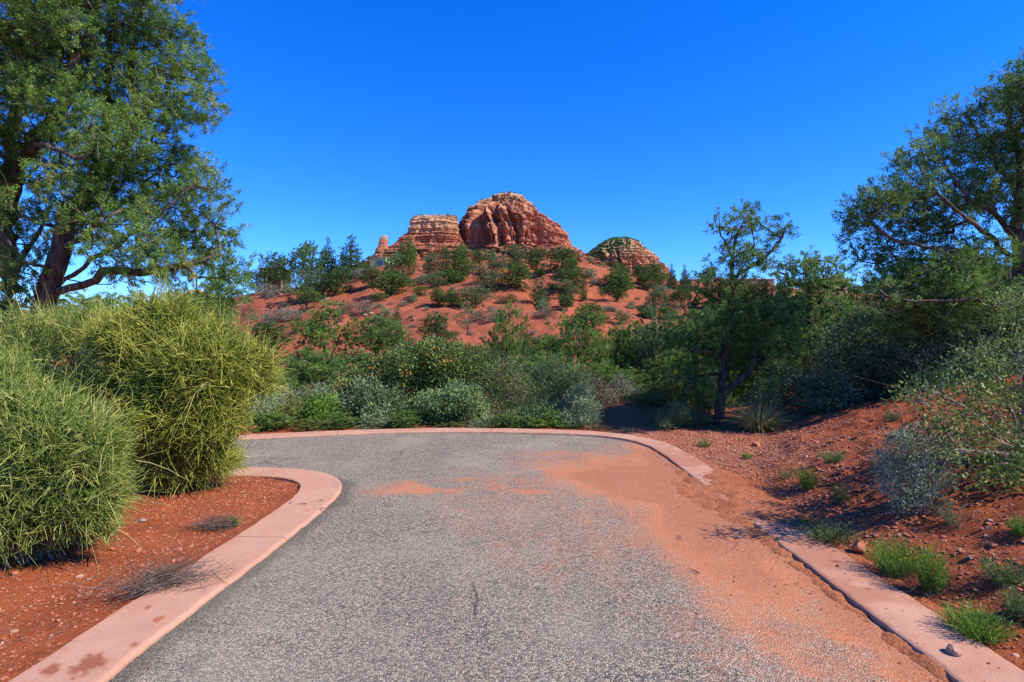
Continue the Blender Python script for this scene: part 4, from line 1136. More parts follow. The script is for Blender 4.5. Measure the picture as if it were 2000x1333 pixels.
shrub(46, "olive_shrub", "flat olive bush sprawling over the crest of the red mound", 12.2, 1262,
      [(1262, 797, 18), (1240, 800, 14), (1285, 800, 16), (1265, 788, 14)], "olive", per=90, sig=.06, L=.045, W=.018, spacing=.11, twigs=80)
shrub(47, "brown_shrub", "small brownish-grey brush between the blue-grey shrub and the round sage bush", 13.2, 1178,
      [(1178, 770, 20), (1190, 790, 16), (1170, 790, 16), (1165, 755, 16)], "brown", per=60, sig=.08, L=.05, W=.016, spacing=.12, bark="bark_grey", twigs=220)
shrub(48, "feathery_bush", "soft bluish-green feathery bush in front of the slim dark tree", 10.5, 1325,
      [(1322, 808, 18), (1345, 812, 16), (1302, 815, 15), (1328, 825, 20), (1360, 825, 14), (1295, 828, 12), (1375, 832, 10)], "juniper_grey", per=150, sig=.055, L=.06, W=.009, spacing=.085, bark="bark_grey", twigs=60, up=1.0)
shrub(49, "oak_shrub", "dusky leafy shrub in the shade between slim tree and rounded juniper", 12.6, 1540,
      [(1520, 745, 34), (1560, 755, 34), (1540, 780, 34), (1500, 770, 28), (1590, 770, 30), (1480, 790, 24), (1570, 800, 24), (1600, 740, 26)], "shade", per=70, sig=.09, L=.05, W=.03, spacing=.16, twigs=200)
shrub(50, "oak_shrub", "dense dark shrub thicket deep in shade at the top of the right bank", 11.2, 1690,
      [(1640, 720, 44), (1690, 700, 44), (1740, 720, 44), (1620, 770, 42), (1680, 765, 46), (1740, 775, 44), (1600, 800, 30), (1660, 810, 34), (1720, 805, 30), (1650, 670, 38), (1700, 650, 36), (1780, 690, 40)], "shade", per=72, sig=.10, L=.05, W=.03, spacing=.17, R=.05, stems=10, twigs=900, twig_len=.45)
shrub(51, "oak_shrub", "big tangled grey-twigged shrub under the tall open juniper", 10.4, 1860,
      [(1800, 700, 48), (1850, 680, 48), (1900, 680, 50), (1960, 670, 50), (1820, 745, 42), (1880, 740, 46), (1800, 640, 44), (1860, 630, 44), (1940, 730, 46), (2000, 700, 50), (1990, 640, 40), (1930, 620, 40)], "shade", per=62, sig=.10, L=.05, W=.03, spacing=.175, R=.06, stems=10, twigs=1100, twig_len=.5)
shrub(52, "green_shrub", "dark green low shrub hiding the foot of the slim tree on its left", 12.0, 1385,
      [(1372, 770, 20), (1390, 785, 18), (1365, 795, 16), (1385, 755, 16)], "juniper_dark", per=85, sig=.08, L=.05, W=.022, spacing=.13, twigs=60)

# manzanita sprawling down the right bank
g = rs(55)
b0 = ground_at(2010, 905)
cl = [(1970, 592, 22, .3), (1988, 630, 22, .2), (1910, 692, 20, -.2), (1930, 720, 22, -.3), (1850, 756, 18, -.5), (1800, 756, 17, -.7), (1770, 770, 12, -.8), (1895, 766, 24, -.4), (1970, 728, 26, 0), (1880, 795, 20, -.6), (1940, 775, 26, -.2), (1985, 780, 26, 0), (1835, 810, 18, -.8),
      (1925, 842, 22, -.5), (1970, 858, 24, -.3), (1955, 890, 22, -.5), (1850, 885, 17, -.9), (1990, 918, 22, -.5), (1940, 916, 20, -.7), (1880, 850, 18, -.7), (1995, 690, 22, .1), (1905, 880, 16, -.7), (1980, 830, 22, -.2), (2040, 800, 50, 0), (2050, 700, 50, .2), (2060, 880, 46, -.2), (1860, 780, 16, -.5), (1815, 790, 14, -.8), (2080, 960, 36, -.4), (1965, 945, 22, -.6), (1905, 935, 16, -.8), (1930, 700, 20, -.3), (1960, 660, 24, .1), (1875, 735, 18, -.5), (1830, 840, 14, -.8)]
dM = b0[1] + .25
sk_to = [(1800, 760, -.7), (1850, 800, -.6), (1900, 770, -.4), (1930, 715, -.2), (1860, 880, -.9), (1950, 905, -.6), (1985, 640, .2), (1920, 850, -.5), (2050, 760, 0), (2060, 880, -.2)]
base = b0.copy(); base[2] -= .05
att = sample_clumps(px_clumps(cl, dM, base, g, .1, 1.1), .10, g)
gl = ground_z(att[:, 0] + base[0], att[:, 1] + base[1]) - base[2]
att[:, 2] = np.maximum(att[:, 2], gl + .06)
sk = []
for i, q in enumerate(sk_to):
    e = wpx(q[0], q[1], dM + q[2]) - base
    sk.append(np.array([[0, 0, -.03] if i == 0 else g.normal(0, .06, 3) * [1, 1, 0], e * [.3, .3, .45] + g.normal(0, .03, 3), e * [.65, .65, .8], e]))
ch, dr = grow(sk, att, .034, g, kink=.16, lift=.02, pipe=.4, rmin=.0032, extra=2)
tree_things("manzanita_shrub", base, "sprawling manzanita with bright round leaves and bare grey branches on the right bank", "shrub", [
    ("branches", wood_mesh(ch, M["bark_red"], g, 7, 4, .014)),
    ("foliage", leaves_mesh(att, dr, 105, .066, .029, .018, g, M["manzanita"], out=.45, up=.45, rnd=.8)),
    ("dead_twigs", dead_twigs(ch, 420, .26, .0032, g, M["bark_grey"], .03))])

# silver-leaved bush on the bank in front of it
b = ground_at(1788, 1005)
shrub(56, "silver_bush", "silvery blue-grey bush with upright pale stems on the right bank", b[1], 1788,
      [(1760, 868, 24), (1795, 855, 26), (1830, 885, 28), (1735, 905, 24), (1780, 915, 36), (1828, 935, 30), (1788, 955, 30), (1718, 890, 14), (1850, 860, 18), (1745, 945, 24), (1810, 975, 24), (1770, 985, 20)],
      "silverbright", per=34, sig=.032, L=.028, W=.011, spacing=.056, R=.011, bark="bark_pale", stems=16, twigs=260, spread=.08, base=b, up=.7, twig_len=.16)

# ------------------------------------------------------------------ plants of the red hill and the wash below it: kinds built once, every plant a copy
def kind(seed, clumps, trunk, leafmat, spacing, per, sig, L, W, R=.028, bark="bark_dark", flat=.75, up=.45, rnd=.75, out=.5, tw=0):
    """a plant about one unit high and one unit wide; returns its meshes"""
    g = rs(seed)
    att = sample_clumps([(x, y, z, a, a if b is None else b, c) for (x, y, z, a, b, c) in clumps], spacing, g)
    att[:, 2] = np.maximum(att[:, 2], .03)
    ch, dr = grow([np.array(t, float) for t in trunk], att, R, g, kink=.13, lift=.03, pipe=.45, rmin=.004, extra=4)
    parts = [("trunk", wood_mesh(ch, M[bark], g, 6, 3, .012)), ("crown", leaves_mesh(att, dr, int(per * 1.7), sig, L * .8, W * .78, g, M[leafmat], flat=flat, up=up, rnd=rnd, out=out, tufts=5))]
    if tw:
        parts.append(("dead_twigs", dead_twigs(ch, tw, .12, .0028, g, M["bark_grey"], .02)))
    co = np.zeros(len(parts[1][1].vertices) * 3, np.float32); parts[1][1].vertices.foreach_get("co", co); co = co.reshape(-1, 3)
    wx = np.percentile(co[:, 0], 97) - np.percentile(co[:, 0], 3); wy = np.percentile(co[:, 1], 97) - np.percentile(co[:, 1], 3); hz = np.percentile(co[:, 2], 98.5)
    for nm, me in parts:
        me.name = nm
        c = np.zeros(len(me.vertices) * 3, np.float32); me.vertices.foreach_get("co", c); c = c.reshape(-1, 3) / np.array([wx, wy, hz], np.float32)
        me.vertices.foreach_set("co", np.ascontiguousarray(c, np.float32).ravel()); me.update()
    return parts

def rnd_clumps(seed, n, zlo, zhi, rad, r0, taper=0.0, flat=.8):
    g = rs(seed); out = []
    for i in range(n):
        z = zlo + (zhi - zlo) * (i + .5) / n
        k = (z - zlo) / (zhi - zlo)
        rr = rad * (1 - taper * k) * g.uniform(.35, 1.0) * (math.sin(math.pi * min(1, .18 + k * .82)) ** .6 if taper == 0 else 1)
        a = g.uniform(0, 6.283) if i else 0
        r = r0 * g.uniform(.7, 1.25) * (1 - .5 * taper * k)
        out.append((rr * math.cos(a + i * 2.4), rr * math.sin(a + i * 2.4), z, r, r, r * flat))
    return out

straight = [[(0, 0, -.03), (.01, 0, .25), (-.01, .01, .5), (.01, 0, .82)]]
forked = [[(0, 0, -.03), (.02, 0, .16), (-.03, .01, .34), (-.08, 0, .6), (-.05, .02, .8)], [(.02, 0, .16), (.12, -.03, .36), (.2, -.04, .58)], [(-.03, .01, .34), (-.16, .05, .5), (-.25, .05, .6)]]
multi = [[(0, 0, -.03), (.05, .02, .3), (.12, .04, .6)], [(0, 0, -.02), (-.08, .03, .28), (-.2, .05, .5)], [(0, 0, -.02), (.02, -.1, .3), (.05, -.22, .5)]]
_spec = {}
_kind0 = kind
def kind(*a, **k): return (a, k)
K = dict(
    juniper_a=kind(201, rnd_clumps(1, 15, .34, .9, .36, .17), forked, "juniper_dark", .085, 44, .042, .040, .018),
    juniper_b=kind(202, rnd_clumps(2, 16, .16, .88, .36, .18), multi, "juniper", .085, 44, .045, .040, .018),
    juniper_c=kind(203, rnd_clumps(3, 15, .14, .9, .34, .18), multi, "juniper_dark", .085, 46, .045, .040, .018),
    juniper_d=kind(204, rnd_clumps(4, 13, .36, .9, .32, .155), forked, "juniper", .085, 40, .04, .038, .017),
    juniper_g=kind(205, rnd_clumps(5, 14, .2, .88, .36, .17), multi, "juniper_grey", .088, 42, .045, .042, .016),
    airy=kind(206, rnd_clumps(6, 13, .26, .92, .32, .13), forked, "juniper_grey", .095, 26, .04, .038, .015, R=.022),
    slim=kind(207, [(g_ * .1, .06 * math.sin(g_ * 9), .12 + .82 * (g_ + .5) / 12 * 1.0, .22, .22, .10) for g_ in np.linspace(0, 11, 12)] and
              [(.10 * math.sin(i * 2.4), .10 * math.cos(i * 2.4), .1 + .84 * i / 11, .26 * (1 - .55 * i / 11), .26 * (1 - .55 * i / 11), .09) for i in range(12)], straight, "juniper_dark", .085, 40, .04, .04, .017),
    cone=kind(208, [(.05 * math.sin(i * 2.4), .05 * math.cos(i * 2.4), .1 + .86 * i / 11, .42 * (1 - .88 * i / 11), .42 * (1 - .88 * i / 11), .07) for i in range(12)], straight, "pinyon", .075, 46, .035, .036, .015),
    feathery=kind(209, [(.30 * math.sin(i * 2.4) * (1 - .6 * i / 13), .30 * math.cos(i * 2.4) * (1 - .6 * i / 13), .12 + .80 * i / 13, .19 * (1 - .4 * i / 13), .19 * (1 - .4 * i / 13), .13) for i in range(14)], straight + [[(0, 0, .2), (.15, .03, .45), (.22, .05, .7)], [(0, 0, .15), (-.15, -.05, .4), (-.2, -.04, .62)]],
                  "juniper", .075, 44, .038, .042, .011, up=.9, rnd=.6),
    feathery_g=kind(210, [(.32 * math.sin(i * 2.1) * (1 - .5 * i / 13), .32 * math.cos(i * 2.1) * (1 - .5 * i / 13), .12 + .78 * i / 13, .19 * (1 - .3 * i / 13), .19 * (1 - .3 * i / 13), .13) for i in range(14)], straight + [[(0, 0, .2), (.15, .03, .45), (.22, .05, .7)]],
                    "juniper_grey", .075, 44, .038, .042, .011, up=.9, rnd=.6),
    shrub_green=kind(211, rnd_clumps(7, 8, .22, .74, .30, .24), multi, "juniper", .11, 52, .055, .06, .026),
    shrub_dark=kind(212, rnd_clumps(8, 8, .2, .74, .30, .24), multi, "juniper_dark", .11, 52, .055, .06, .026),
    shrub_sage=kind(213, rnd_clumps(9, 8, .16, .7, .34, .24), multi, "silver", .12, 46, .06, .06, .018, bark="bark_grey", tw=60),
    shrub_grey=kind(214, rnd_clumps(10, 8, .16, .7, .36, .24), multi, "bluegrey", .12, 34, .065, .06, .014, bark="bark_grey", tw=160),
    shrub_olive=kind(215, rnd_clumps(11, 8, .16, .7, .34, .24), multi, "olive", .12, 46, .06, .06, .02),
    shrub_brown=kind(216, rnd_clumps(12, 8, .16, .68, .36, .24), multi, "brown", .12, 36, .065, .06, .015, bark="bark_grey", tw=120),
)
def get_kind(k, fine):
    if (k, fine) not in _spec:
        a, kw = K[k]; a = list(a)
        if not fine: a[3] = {'juniper': 'hill_green', 'juniper_dark': 'hill_dark'}.get(a[3], a[3])
        if fine: a[5] = int(a[5] * 4.0); a[7] *= .56; a[8] *= .52
        _spec[(k, fine)] = _kind0(*a, **kw)
    return _spec[(k, fine)]
USED = {}
def plant(k, px, py, w, h, label, cat="tree", name="juniper_tree", group=None, d=None, rz=None, fine=False):
    """copy of kind k whose foot stands where the photograph shows px, py; w and h are its width and height in photograph pixels"""
    n = USED.setdefault(k, 0); USED[k] += 1
    if d is None: b = ground_at(px, py, 12.0)
    else:
        b = np.array([(px - CX) / FPX * d, d, 0.0]); b[2] = gz(b[0], b[1])
        h = h if py is None else (CAM_H + (CY - py + h) / FPX * d - b[2]) / d * FPX
    dd = b[1]
    gg = rs(1000 + int(px * 7 + (py or 0) * 13))
    t = root(name, b + np.array([0, 0, -.04]), label, cat, group, rz if rz is not None else gg.uniform(0, 6.28))
    ws = (.86 if d is None and h < 75 else 1.02) * gg.uniform(.94, 1.06)
    t.scale = (w / FPX * dd * ws, w / FPX * dd * ws * gg.uniform(.85, 1.1), h / FPX * dd * gg.uniform(.97, 1.08))
    for nm, me in get_kind(k, fine or h > 75):
        o = add(nm, me, t)
        if nm == "dead_twigs": o["kind"] = "stuff"
    return t

HT = "junipers along the skyline of the red hill"
SL = "junipers scattered on the red slope"
SH = "shrubs scattered on the red slope"
# skyline, left to right
plant("juniper_a", 537, 572, 66, 74, "dark juniper at the left end of the skyline, in front of a tan-posted house", group=HT)
plant("juniper_c", 505, 572, 50, 44, "low round juniper on the skyline just left of the tan-posted house", group=HT)
plant("juniper_a", 606, 560, 52, 82, "tall two-headed dark juniper with pointed neighbour on the skyline", group=HT)
plant("cone", 641, 552, 38, 76, "pointed conifer right of the two-headed dark juniper on the skyline", name="conifer", group=HT)
plant("juniper_g", 598, 590, 60, 62, "grey-green bushy juniper below the two-headed skyline juniper", group=HT)
plant("juniper_g", 628, 580, 60, 54, "grey-green juniper under the pointed conifer", group=HT)
plant("cone", 686, 545, 62, 70, "broad layered conifer on the skyline just left of the pale green house", name="conifer", group=HT)
plant("juniper_c", 655, 578, 56, 50, "dark round juniper left of the pale grey scrub under the pale green house", group=HT)
plant("juniper_g", 770, 542, 36, 52, "thin grey juniper directly right of the pale green house", group=HT)
plant("juniper_b", 796, 540, 42, 64, "bright-topped juniper in front of the left foot of the mesa talus", group=HT)
plant("juniper_g", 842, 540, 46, 46, "grey-green juniper below the middle of the flat-topped mesa", group=HT)
plant("slim", 872, 536, 30, 52, "slim upright juniper below the right end of the mesa", group=HT)
plant("juniper_b", 904, 548, 46, 64, "bright green juniper on a dark bare trunk below the gap of mesa and dome", group=HT)
plant("juniper_a", 936, 524, 28, 34, "small dark juniper at the left foot of the big dome", group=HT)
plant("juniper_g", 962, 536, 48, 44, "round grey-green juniper under the shaded cleft of the dome", group=HT)
plant("juniper_g", 1003, 520, 50, 40, "greyish juniper on the skyline under the middle of the dome", group=HT)
plant("juniper_c", 1046, 534, 42, 46, "dark compact juniper below the right half of the dome", group=HT)
plant("juniper_c", 1092, 534, 52, 48, "dark twin-topped juniper under the right end of the dome", group=HT)
plant("juniper_b", 1118, 545, 40, 38, "green juniper below the jagged pinnacle, its right side sunlit", group=HT)
plant("juniper_b", 1205, 566, 54, 48, "broad green juniper under the left half of the green-topped butte", group=HT)
plant("juniper_c", 1246, 556, 36, 40, "dark juniper under the red cliff of the green-topped butte", group=HT)
plant("juniper_b", 1283, 562, 44, 44, "bright round juniper at the right foot of the green-topped butte", group=HT)
plant("juniper_c", 1266, 570, 34, 34, "small dark juniper tucked left of the bright round one", group=HT)
plant("cone", 1312, 566, 22, 42, "left of two pointed conifers before the pink flat-roofed house", name="conifer", group="pointed conifers before the pink house")
plant("cone", 1337, 566, 20, 44, "right of two pointed conifers before the pink flat-roofed house", name="conifer", group="pointed conifers before the pink house")
# on the slope
plant("juniper_d", 600, 608, 56, 52, "juniper with a dark leaning foot beside the white fallen log", group=SL)
plant("juniper_b", 764, 576, 78, 46, "wide bright juniper on the slope below the pale green house", group=SL)
plant("juniper_c", 730, 560, 48, 34, "flat dark juniper left of the wide bright one", group=SL)
plant("juniper_g", 856, 562, 46, 34, "grey-green juniper on the upper slope left of the bare-trunked one", group=SL)
plant("shrub_green", 880, 556, 44, 32, "rounded green bush left of the bright juniper on its dark trunk", "bush", "green_bush", SL)
plant("juniper_b", 856, 600, 34, 34, "bright green twin bush above the small dark ledge", group=SL)
plant("juniper_b", 882, 598, 32, 30, "bright green bush touching the right side of the twin bush", group=SL)
plant("juniper_g", 928, 598, 70, 38, "wide grey-green juniper leaning over the middle of the slope", group=SL)
plant("airy", 912, 655, 42, 66, "thin juniper with a bare dark stem and pale dead branches", group=SL)
plant("juniper_c", 855, 672, 66, 58, "dense round dark green juniper right of the gravelly clearing", group=SL)
plant("juniper_d", 638, 728, 90, 130, "well-shaped juniper with a clear black forked trunk low on the slope", group=SL)
plant("juniper_a", 733, 708, 88, 92, "open juniper standing right of the one with the forked black trunk", group=SL)
plant("juniper_c", 537, 690, 78, 58, "dark spreading juniper near the tips of the large broom bush", group=SL)
plant("slim", 776, 650, 18, 50, "thin column of a juniper in the gravelly clearing", group=SL)
plant("airy", 796, 690, 50, 44, "pale sparse young tree in front of the clearing", group=SL)
plant("juniper_b", 1006, 566, 62, 48, "large bright juniper in the middle of the upper slope", group=SL)
plant("juniper_g", 965, 570, 44, 36, "greyish juniper just left of the large bright one on the upper slope", group=SL)
plant("juniper_g", 940, 556, 40, 36, "small grey juniper under the left edge of the dome", group=SL)
plant("slim", 1052, 606, 36, 58, "narrow grey-green juniper in the middle of the slope", group=SL)
plant("juniper_c", 1102, 572, 66, 44, "dark spreading juniper on the slope under the twin-topped one", group=SL)
plant("juniper_g", 1105, 588, 52, 36, "hazy juniper just below the dark spreading one", group=SL)
plant("juniper_a", 1106, 608, 30, 28, "tiny dark juniper with a twisted black trunk", group=SL)
plant("slim", 1140, 588, 16, 44, "dead-looking thin grey juniper right of the hazy one", group=SL)
plant("juniper_b", 1206, 588, 58, 56, "solitary green juniper with its shadow on the open red slope", group=SL)
plant("juniper_c", 1160, 641, 72, 44, "low dark green juniper with a black shadow at its left", group=SL)
plant("juniper_g", 1212, 634, 32, 26, "round grey-green bush right of the low dark juniper", group=SL)
plant("juniper_g", 1281, 610, 44, 50, "grey-green juniper on the slope under the bright round one", group=SL)
plant("shrub_green", 1302, 626, 34, 24, "bright green round bush near the right edge of the red slope", "bush", "green_bush", SL)
plant("shrub_dark", 1265, 622, 38, 24, "dark flat bush left of the bright green round one", "bush", "dark_bush", SL)
plant("juniper_a", 1330, 600, 36, 40, "dark juniper half hidden by the slim tree below the pink house", group=SL)
# scrub on the slope, each kind shown
for k, px, py, w, h, lab in (
    ("shrub_grey", 521, 584, 54, 28, "pale grey bush under the left skyline junipers"),
    ("shrub_sage", 566, 578, 36, 20, "sage bush right of the pale grey bush under the left skyline"),
    ("shrub_grey", 560, 630, 56, 28, "large bluish-grey dry bush on the left of the slope"),
    ("shrub_grey", 528, 634, 40, 24, "bluish-grey bush to the left of the large dry one"),
    ("shrub_sage", 497, 628, 24, 16, "small dark sage tuft at the left edge of the slope"),
    ("shrub_olive", 585, 650, 44, 22, "olive brush above the dark spreading juniper"),
    ("shrub_brown", 680, 610, 38, 20, "brownish brush right of the white fallen log"),
    ("shrub_grey", 712, 614, 40, 26, "grey bush beside the brownish brush in the middle left"),
    ("shrub_sage", 751, 624, 32, 22, "sage bush left of the gravelly clearing"),
    ("shrub_olive", 738, 588, 34, 16, "flat olive bush below the wide bright juniper"),
    ("shrub_olive", 820, 578, 34, 20, "olive bush alone on the bare red above the ledge"),
    ("shrub_sage", 808, 590, 20, 14, "tiny sage tuft on the bare red above the ledge"),
    ("shrub_grey", 790, 598, 26, 10, "flat grey brush beside the tiny sage tuft"),
    ("shrub_grey", 705, 546, 36, 22, "pale grey scrub directly under the pale green house"),
    ("shrub_sage", 826, 556, 42, 18, "sage scrub band below the mesa junipers"),
    ("shrub_olive", 896, 600, 28, 16, "olive tuft right of the bright twin bush"),
    ("shrub_brown", 940, 628, 28, 22, "brown brush under the wide leaning juniper"),
    ("shrub_sage", 968, 630, 36, 26, "sage bush right of the brown brush"),
    ("shrub_grey", 958, 610, 18, 14, "little grey tuft above the sage bush"),
    ("shrub_olive", 1000, 592, 22, 16, "small olive bush with yellow top in mid slope"),
    ("shrub_brown", 978, 594, 22, 16, "dull brown tuft left of the small olive bush"),
    ("shrub_olive", 1025, 570, 22, 14, "olive bush tucked under the large bright juniper"),
    ("shrub_green", 1058, 538, 20, 12, "bright green dot of a bush on the upper slope"),
    ("shrub_sage", 1150, 544, 40, 18, "grey-green scrub between the skyline junipers on the right"),
    ("shrub_grey", 1165, 556, 40, 14, "greyish scrub below the saddle of the hill"),
    ("shrub_sage", 1176, 578, 24, 18, "sage tuft left of the solitary green juniper"),
    ("shrub_green", 1104, 600, 24, 22, "green bush right of the twisted black trunk"),
    ("shrub_grey", 1060, 620, 50, 14, "long flat grey scrub in mid slope"),
    ("shrub_sage", 1063, 612, 26, 26, "sage bush at the foot of the narrow juniper"),
    ("shrub_sage", 1235, 604, 20, 16, "pale sage tuft right of the solitary green juniper"),
    ("shrub_grey", 1188, 608, 22, 12, "flat grey tuft below the solitary green juniper"),
    ("shrub_olive", 1316, 590, 30, 20, "olive bush right of the grey-green juniper near the slope's edge"),
    ("shrub_grey", 1340, 574, 30, 18, "grey scrub under the terrace of the pink house"),
    ("shrub_brown", 1318, 612, 30, 26, "reddish-brown brush above the bright green round bush"),
    ("shrub_sage", 1290, 576, 36, 18, "sage scrub below the bright round skyline juniper"),
    ("shrub_grey", 808, 640, 26, 8, "flat grey brush in the gravelly clearing"),
):
    nm = {"shrub_grey": "grey_bush", "shrub_sage": "sage_bush", "shrub_olive": "olive_bush", "shrub_brown": "brown_bush", "shrub_green": "green_bush"}[k]
    plant(k, px, py, w, h, lab, "bush", nm, SH)
# a last sprinkling of small dry tufts that nothing tells apart
g = rs(77); n = 0
while n < 150:
    px, py = g.uniform(440, 1390), g.uniform(545, 690)
    top = np.interp(px, CREST_X, CREST_Y)
    if py < top + 16 or (px > 1250 and py > 640): continue
    n += 1
    s = g.uniform(7, 15)
    k = ("shrub_grey", "shrub_sage", "shrub_brown", "shrub_olive")[g.integers(0, 4)]
    t = plant(k, px, py, s * 1.25, s * .7, "small dry tuft dotting the bare red slope", "tuft", "scrub_tuft", "small dry tufts on the red slope")
# in the wash between the road and the hill
WA = "trees in the wash below the red hill"
plant("juniper_c", 590, 800, 125, 108, "big dark juniper crowding the wash right of the large broom bush", d=17, group=WA)
plant("juniper_b", 545, 800, 90, 60, "green juniper half hidden behind the tips of the broom bush", d=15, group=WA)
plant("juniper_g", 660, 790, 80, 70, "greyish juniper between the big dark one and the oak shrub", d=17, group=WA)
plant("juniper_g", 780, 760, 90, 60, "grey-green low juniper behind the left shoulder of the oak shrub", d=19, group=WA)
plant("feathery", 988, 780, 78, 165, "feathery yellowish-green tree rising behind the bare silver shrub", d=18, group=WA)
plant("slim", 1026, 760, 24, 145, "thin dark spire of a juniper beside the feathery tree", d=21, group=WA)
plant("feathery", 1130, 800, 130, 190, "largest feathery light green tree in the wash, pale trunk showing", d=16.5, group=WA)
plant("feathery", 1070, 790, 80, 120, "lower feathery tree left of the largest one", d=18.5, group=WA)
plant("juniper_b", 1214, 800, 72, 152, "rounded green juniper right of the largest feathery tree", d=17.5, group=WA)
plant("juniper_g", 1262, 800, 70, 140, "greyish juniper between two green ones in the wash", d=18, group=WA)
plant("feathery_g", 1300, 800, 110, 180, "tall dusty green feathery tree left of the slim dark tree", d=17, group=WA)
plant("juniper_b", 1350, 800, 90, 185, "leafy juniper directly behind the slim dark tree", d=15.5, group=WA)
plant("juniper_c", 1480, 800, 110, 170, "dark juniper behind the forked limb of the slim tree", d=16.5, group=WA)
plant("juniper_g", 1440, 800, 90, 200, "grey-green juniper filling the gap right of the slim tree's trunk", d=19, group=WA)
plant("juniper_c", 1700, 780, 120, 150, "dark juniper behind the thicket under the tall open juniper", d=16, group=WA)
plant("juniper_g", 1790, 760, 150, 170, "dusky juniper seen through the lowest limbs of the tall open juniper", d=15, group=WA)
plant("juniper_c", 1930, 760, 190, 210, "dark broad juniper at the right, beyond the tall open one", d=14.5, group=WA)
plant("feathery_g", 930, 790, 80, 70, "hazy low tree just behind the oak shrub's right shoulder", d=19, group=WA)
plant("juniper_g", 1165, 790, 60, 60, "low grey juniper under the largest feathery tree", d=15.5, group=WA)
plant("feathery_g", 1390, 800, 70, 90, "dusty low tree behind the slim tree's foot", d=14, group=WA)
plant("juniper_b", 470, 780, 90, 110, "green juniper glimpsed between the huge juniper and the broom", d=20, group=WA)
plant("juniper_c", 425, 760, 90, 190, "dark juniper under the drooping right limb of the huge juniper", d=26, group=WA)
plant("juniper_g", 350, 760, 120, 184, "grey juniper below the huge juniper, beyond the broom", d=28, group=WA)
plant("juniper_c", 270, 760, 140, 186, "dark juniper far behind the broom bushes", d=30, group=WA)
plant("juniper_b", 150, 760, 170, 172, "green juniper behind the trunks of the huge juniper", d=32, group=WA)

for i, (k, px, d_, top, w, lab) in enumerate((
    ("juniper_c", 960, 22, 672, 80, "dark juniper on the lower slope left of the feathery yellowish tree"),
    ("juniper_b", 1012, 24, 668, 70, "green juniper on the lower slope behind the thin dark spire"),
    ("juniper_c", 1090, 25, 655, 90, "dark round juniper on the lower slope behind the lower feathery tree"),
    ("juniper_g", 1175, 23, 660, 90, "grey-green juniper between the largest feathery tree and the rounded green one"),
    ("juniper_c", 1235, 22, 640, 90, "dark juniper behind the rounded green juniper in the wash"),
    ("juniper_b", 1290, 24, 636, 90, "green juniper on the lower slope above the tall dusty feathery tree"),
    ("juniper_c", 1330, 20, 650, 90, "dark juniper squeezed between dusty feathery tree and slim tree"),
    ("juniper_b", 1395, 18, 610, 90, "bright green juniper directly left of the slim tree's trunk"),
    ("juniper_c", 1455, 20, 590, 110, "tall dark juniper showing right of the slim tree's trunk"),
    ("juniper_b", 1530, 19, 600, 100, "green juniper between forked limb and rounded juniper"),
    ("juniper_g", 1630, 20, 600, 110, "grey-green juniper behind the soft young juniper"),
    ("juniper_c", 700, 21, 690, 80, "dark juniper on the lower slope left of the open one"),
    ("juniper_b", 830, 20, 690, 90, "green juniper peeking over the oak shrub's left half"),
    ("juniper_c", 890, 22, 682, 80, "dark juniper peeking over the oak shrub's crown"),
    ("juniper_g", 575, 20, 700, 80, "grey juniper on the lower slope behind the big dark one"),
    ("juniper_c", 610, 23, 690, 70, "dark juniper left of the well-shaped one with the black trunk"),
    ("juniper_b", 700, 14.5, 735, 90, "leafy green bush behind the left shoulder of the oak shrub, low in the wash"),
    ("juniper_c", 1045, 15.5, 700, 90, "dark green bush between bare silver shrub and feathery shrub"),
    ("juniper_b", 1180, 15, 712, 80, "green bush in front of the rounded green juniper in the wash"),
    ("juniper_c", 1240, 14.5, 725, 80, "dark bush behind the pale blue-grey shrub"),
    ("juniper_b", 1330, 14.5, 690, 90, "green bushy juniper behind the olive-brown bush"),
    ("juniper_c", 500, 14, 742, 90, "dark bush behind the hazy grey-green shrub"),
    ("juniper_g", 640, 13.5, 752, 90, "dusty green bush above the compact green bush"),
    ("juniper_c", 1420, 24, 590, 130, "dark juniper on the lower hill behind the slim dark tree's right limb"),
    ("juniper_g", 1500, 27, 585, 130, "hazy juniper on the hill between slim tree and rounded juniper"),
    ("juniper_b", 1560, 30, 580, 120, "green juniper on the hill straight behind the rounded juniper"),
    ("juniper_c", 1640, 26, 590, 140, "dark juniper on the hill right of the rounded juniper"),
    ("juniper_g", 1730, 28, 585, 150, "hazy juniper on the hill behind the lowest left limb of the tall open juniper"),
    ("juniper_c", 1850, 24, 575, 180, "dark juniper on the hill behind the middle of the tall open juniper"),
    ("juniper_b", 1980, 26, 570, 180, "green juniper on the hill at the far right behind the tall open juniper"),
    ("juniper_b", 1380, 30, 612, 90, "green juniper on the hill left of the slim dark tree"),
    ("juniper_c", 1350, 26, 640, 100, "dark low juniper at the right foot of the red slope"))):
    plant(k, px, top + 150, w, 150, lab, d=d_, group=WA)

# a juniper on the bank just outside the picture; its shade falls across the bank
plant("juniper_b", 3120, None, 760, 400, "low juniper on the right bank above the weeds, shading them", d=2.5, group=None)

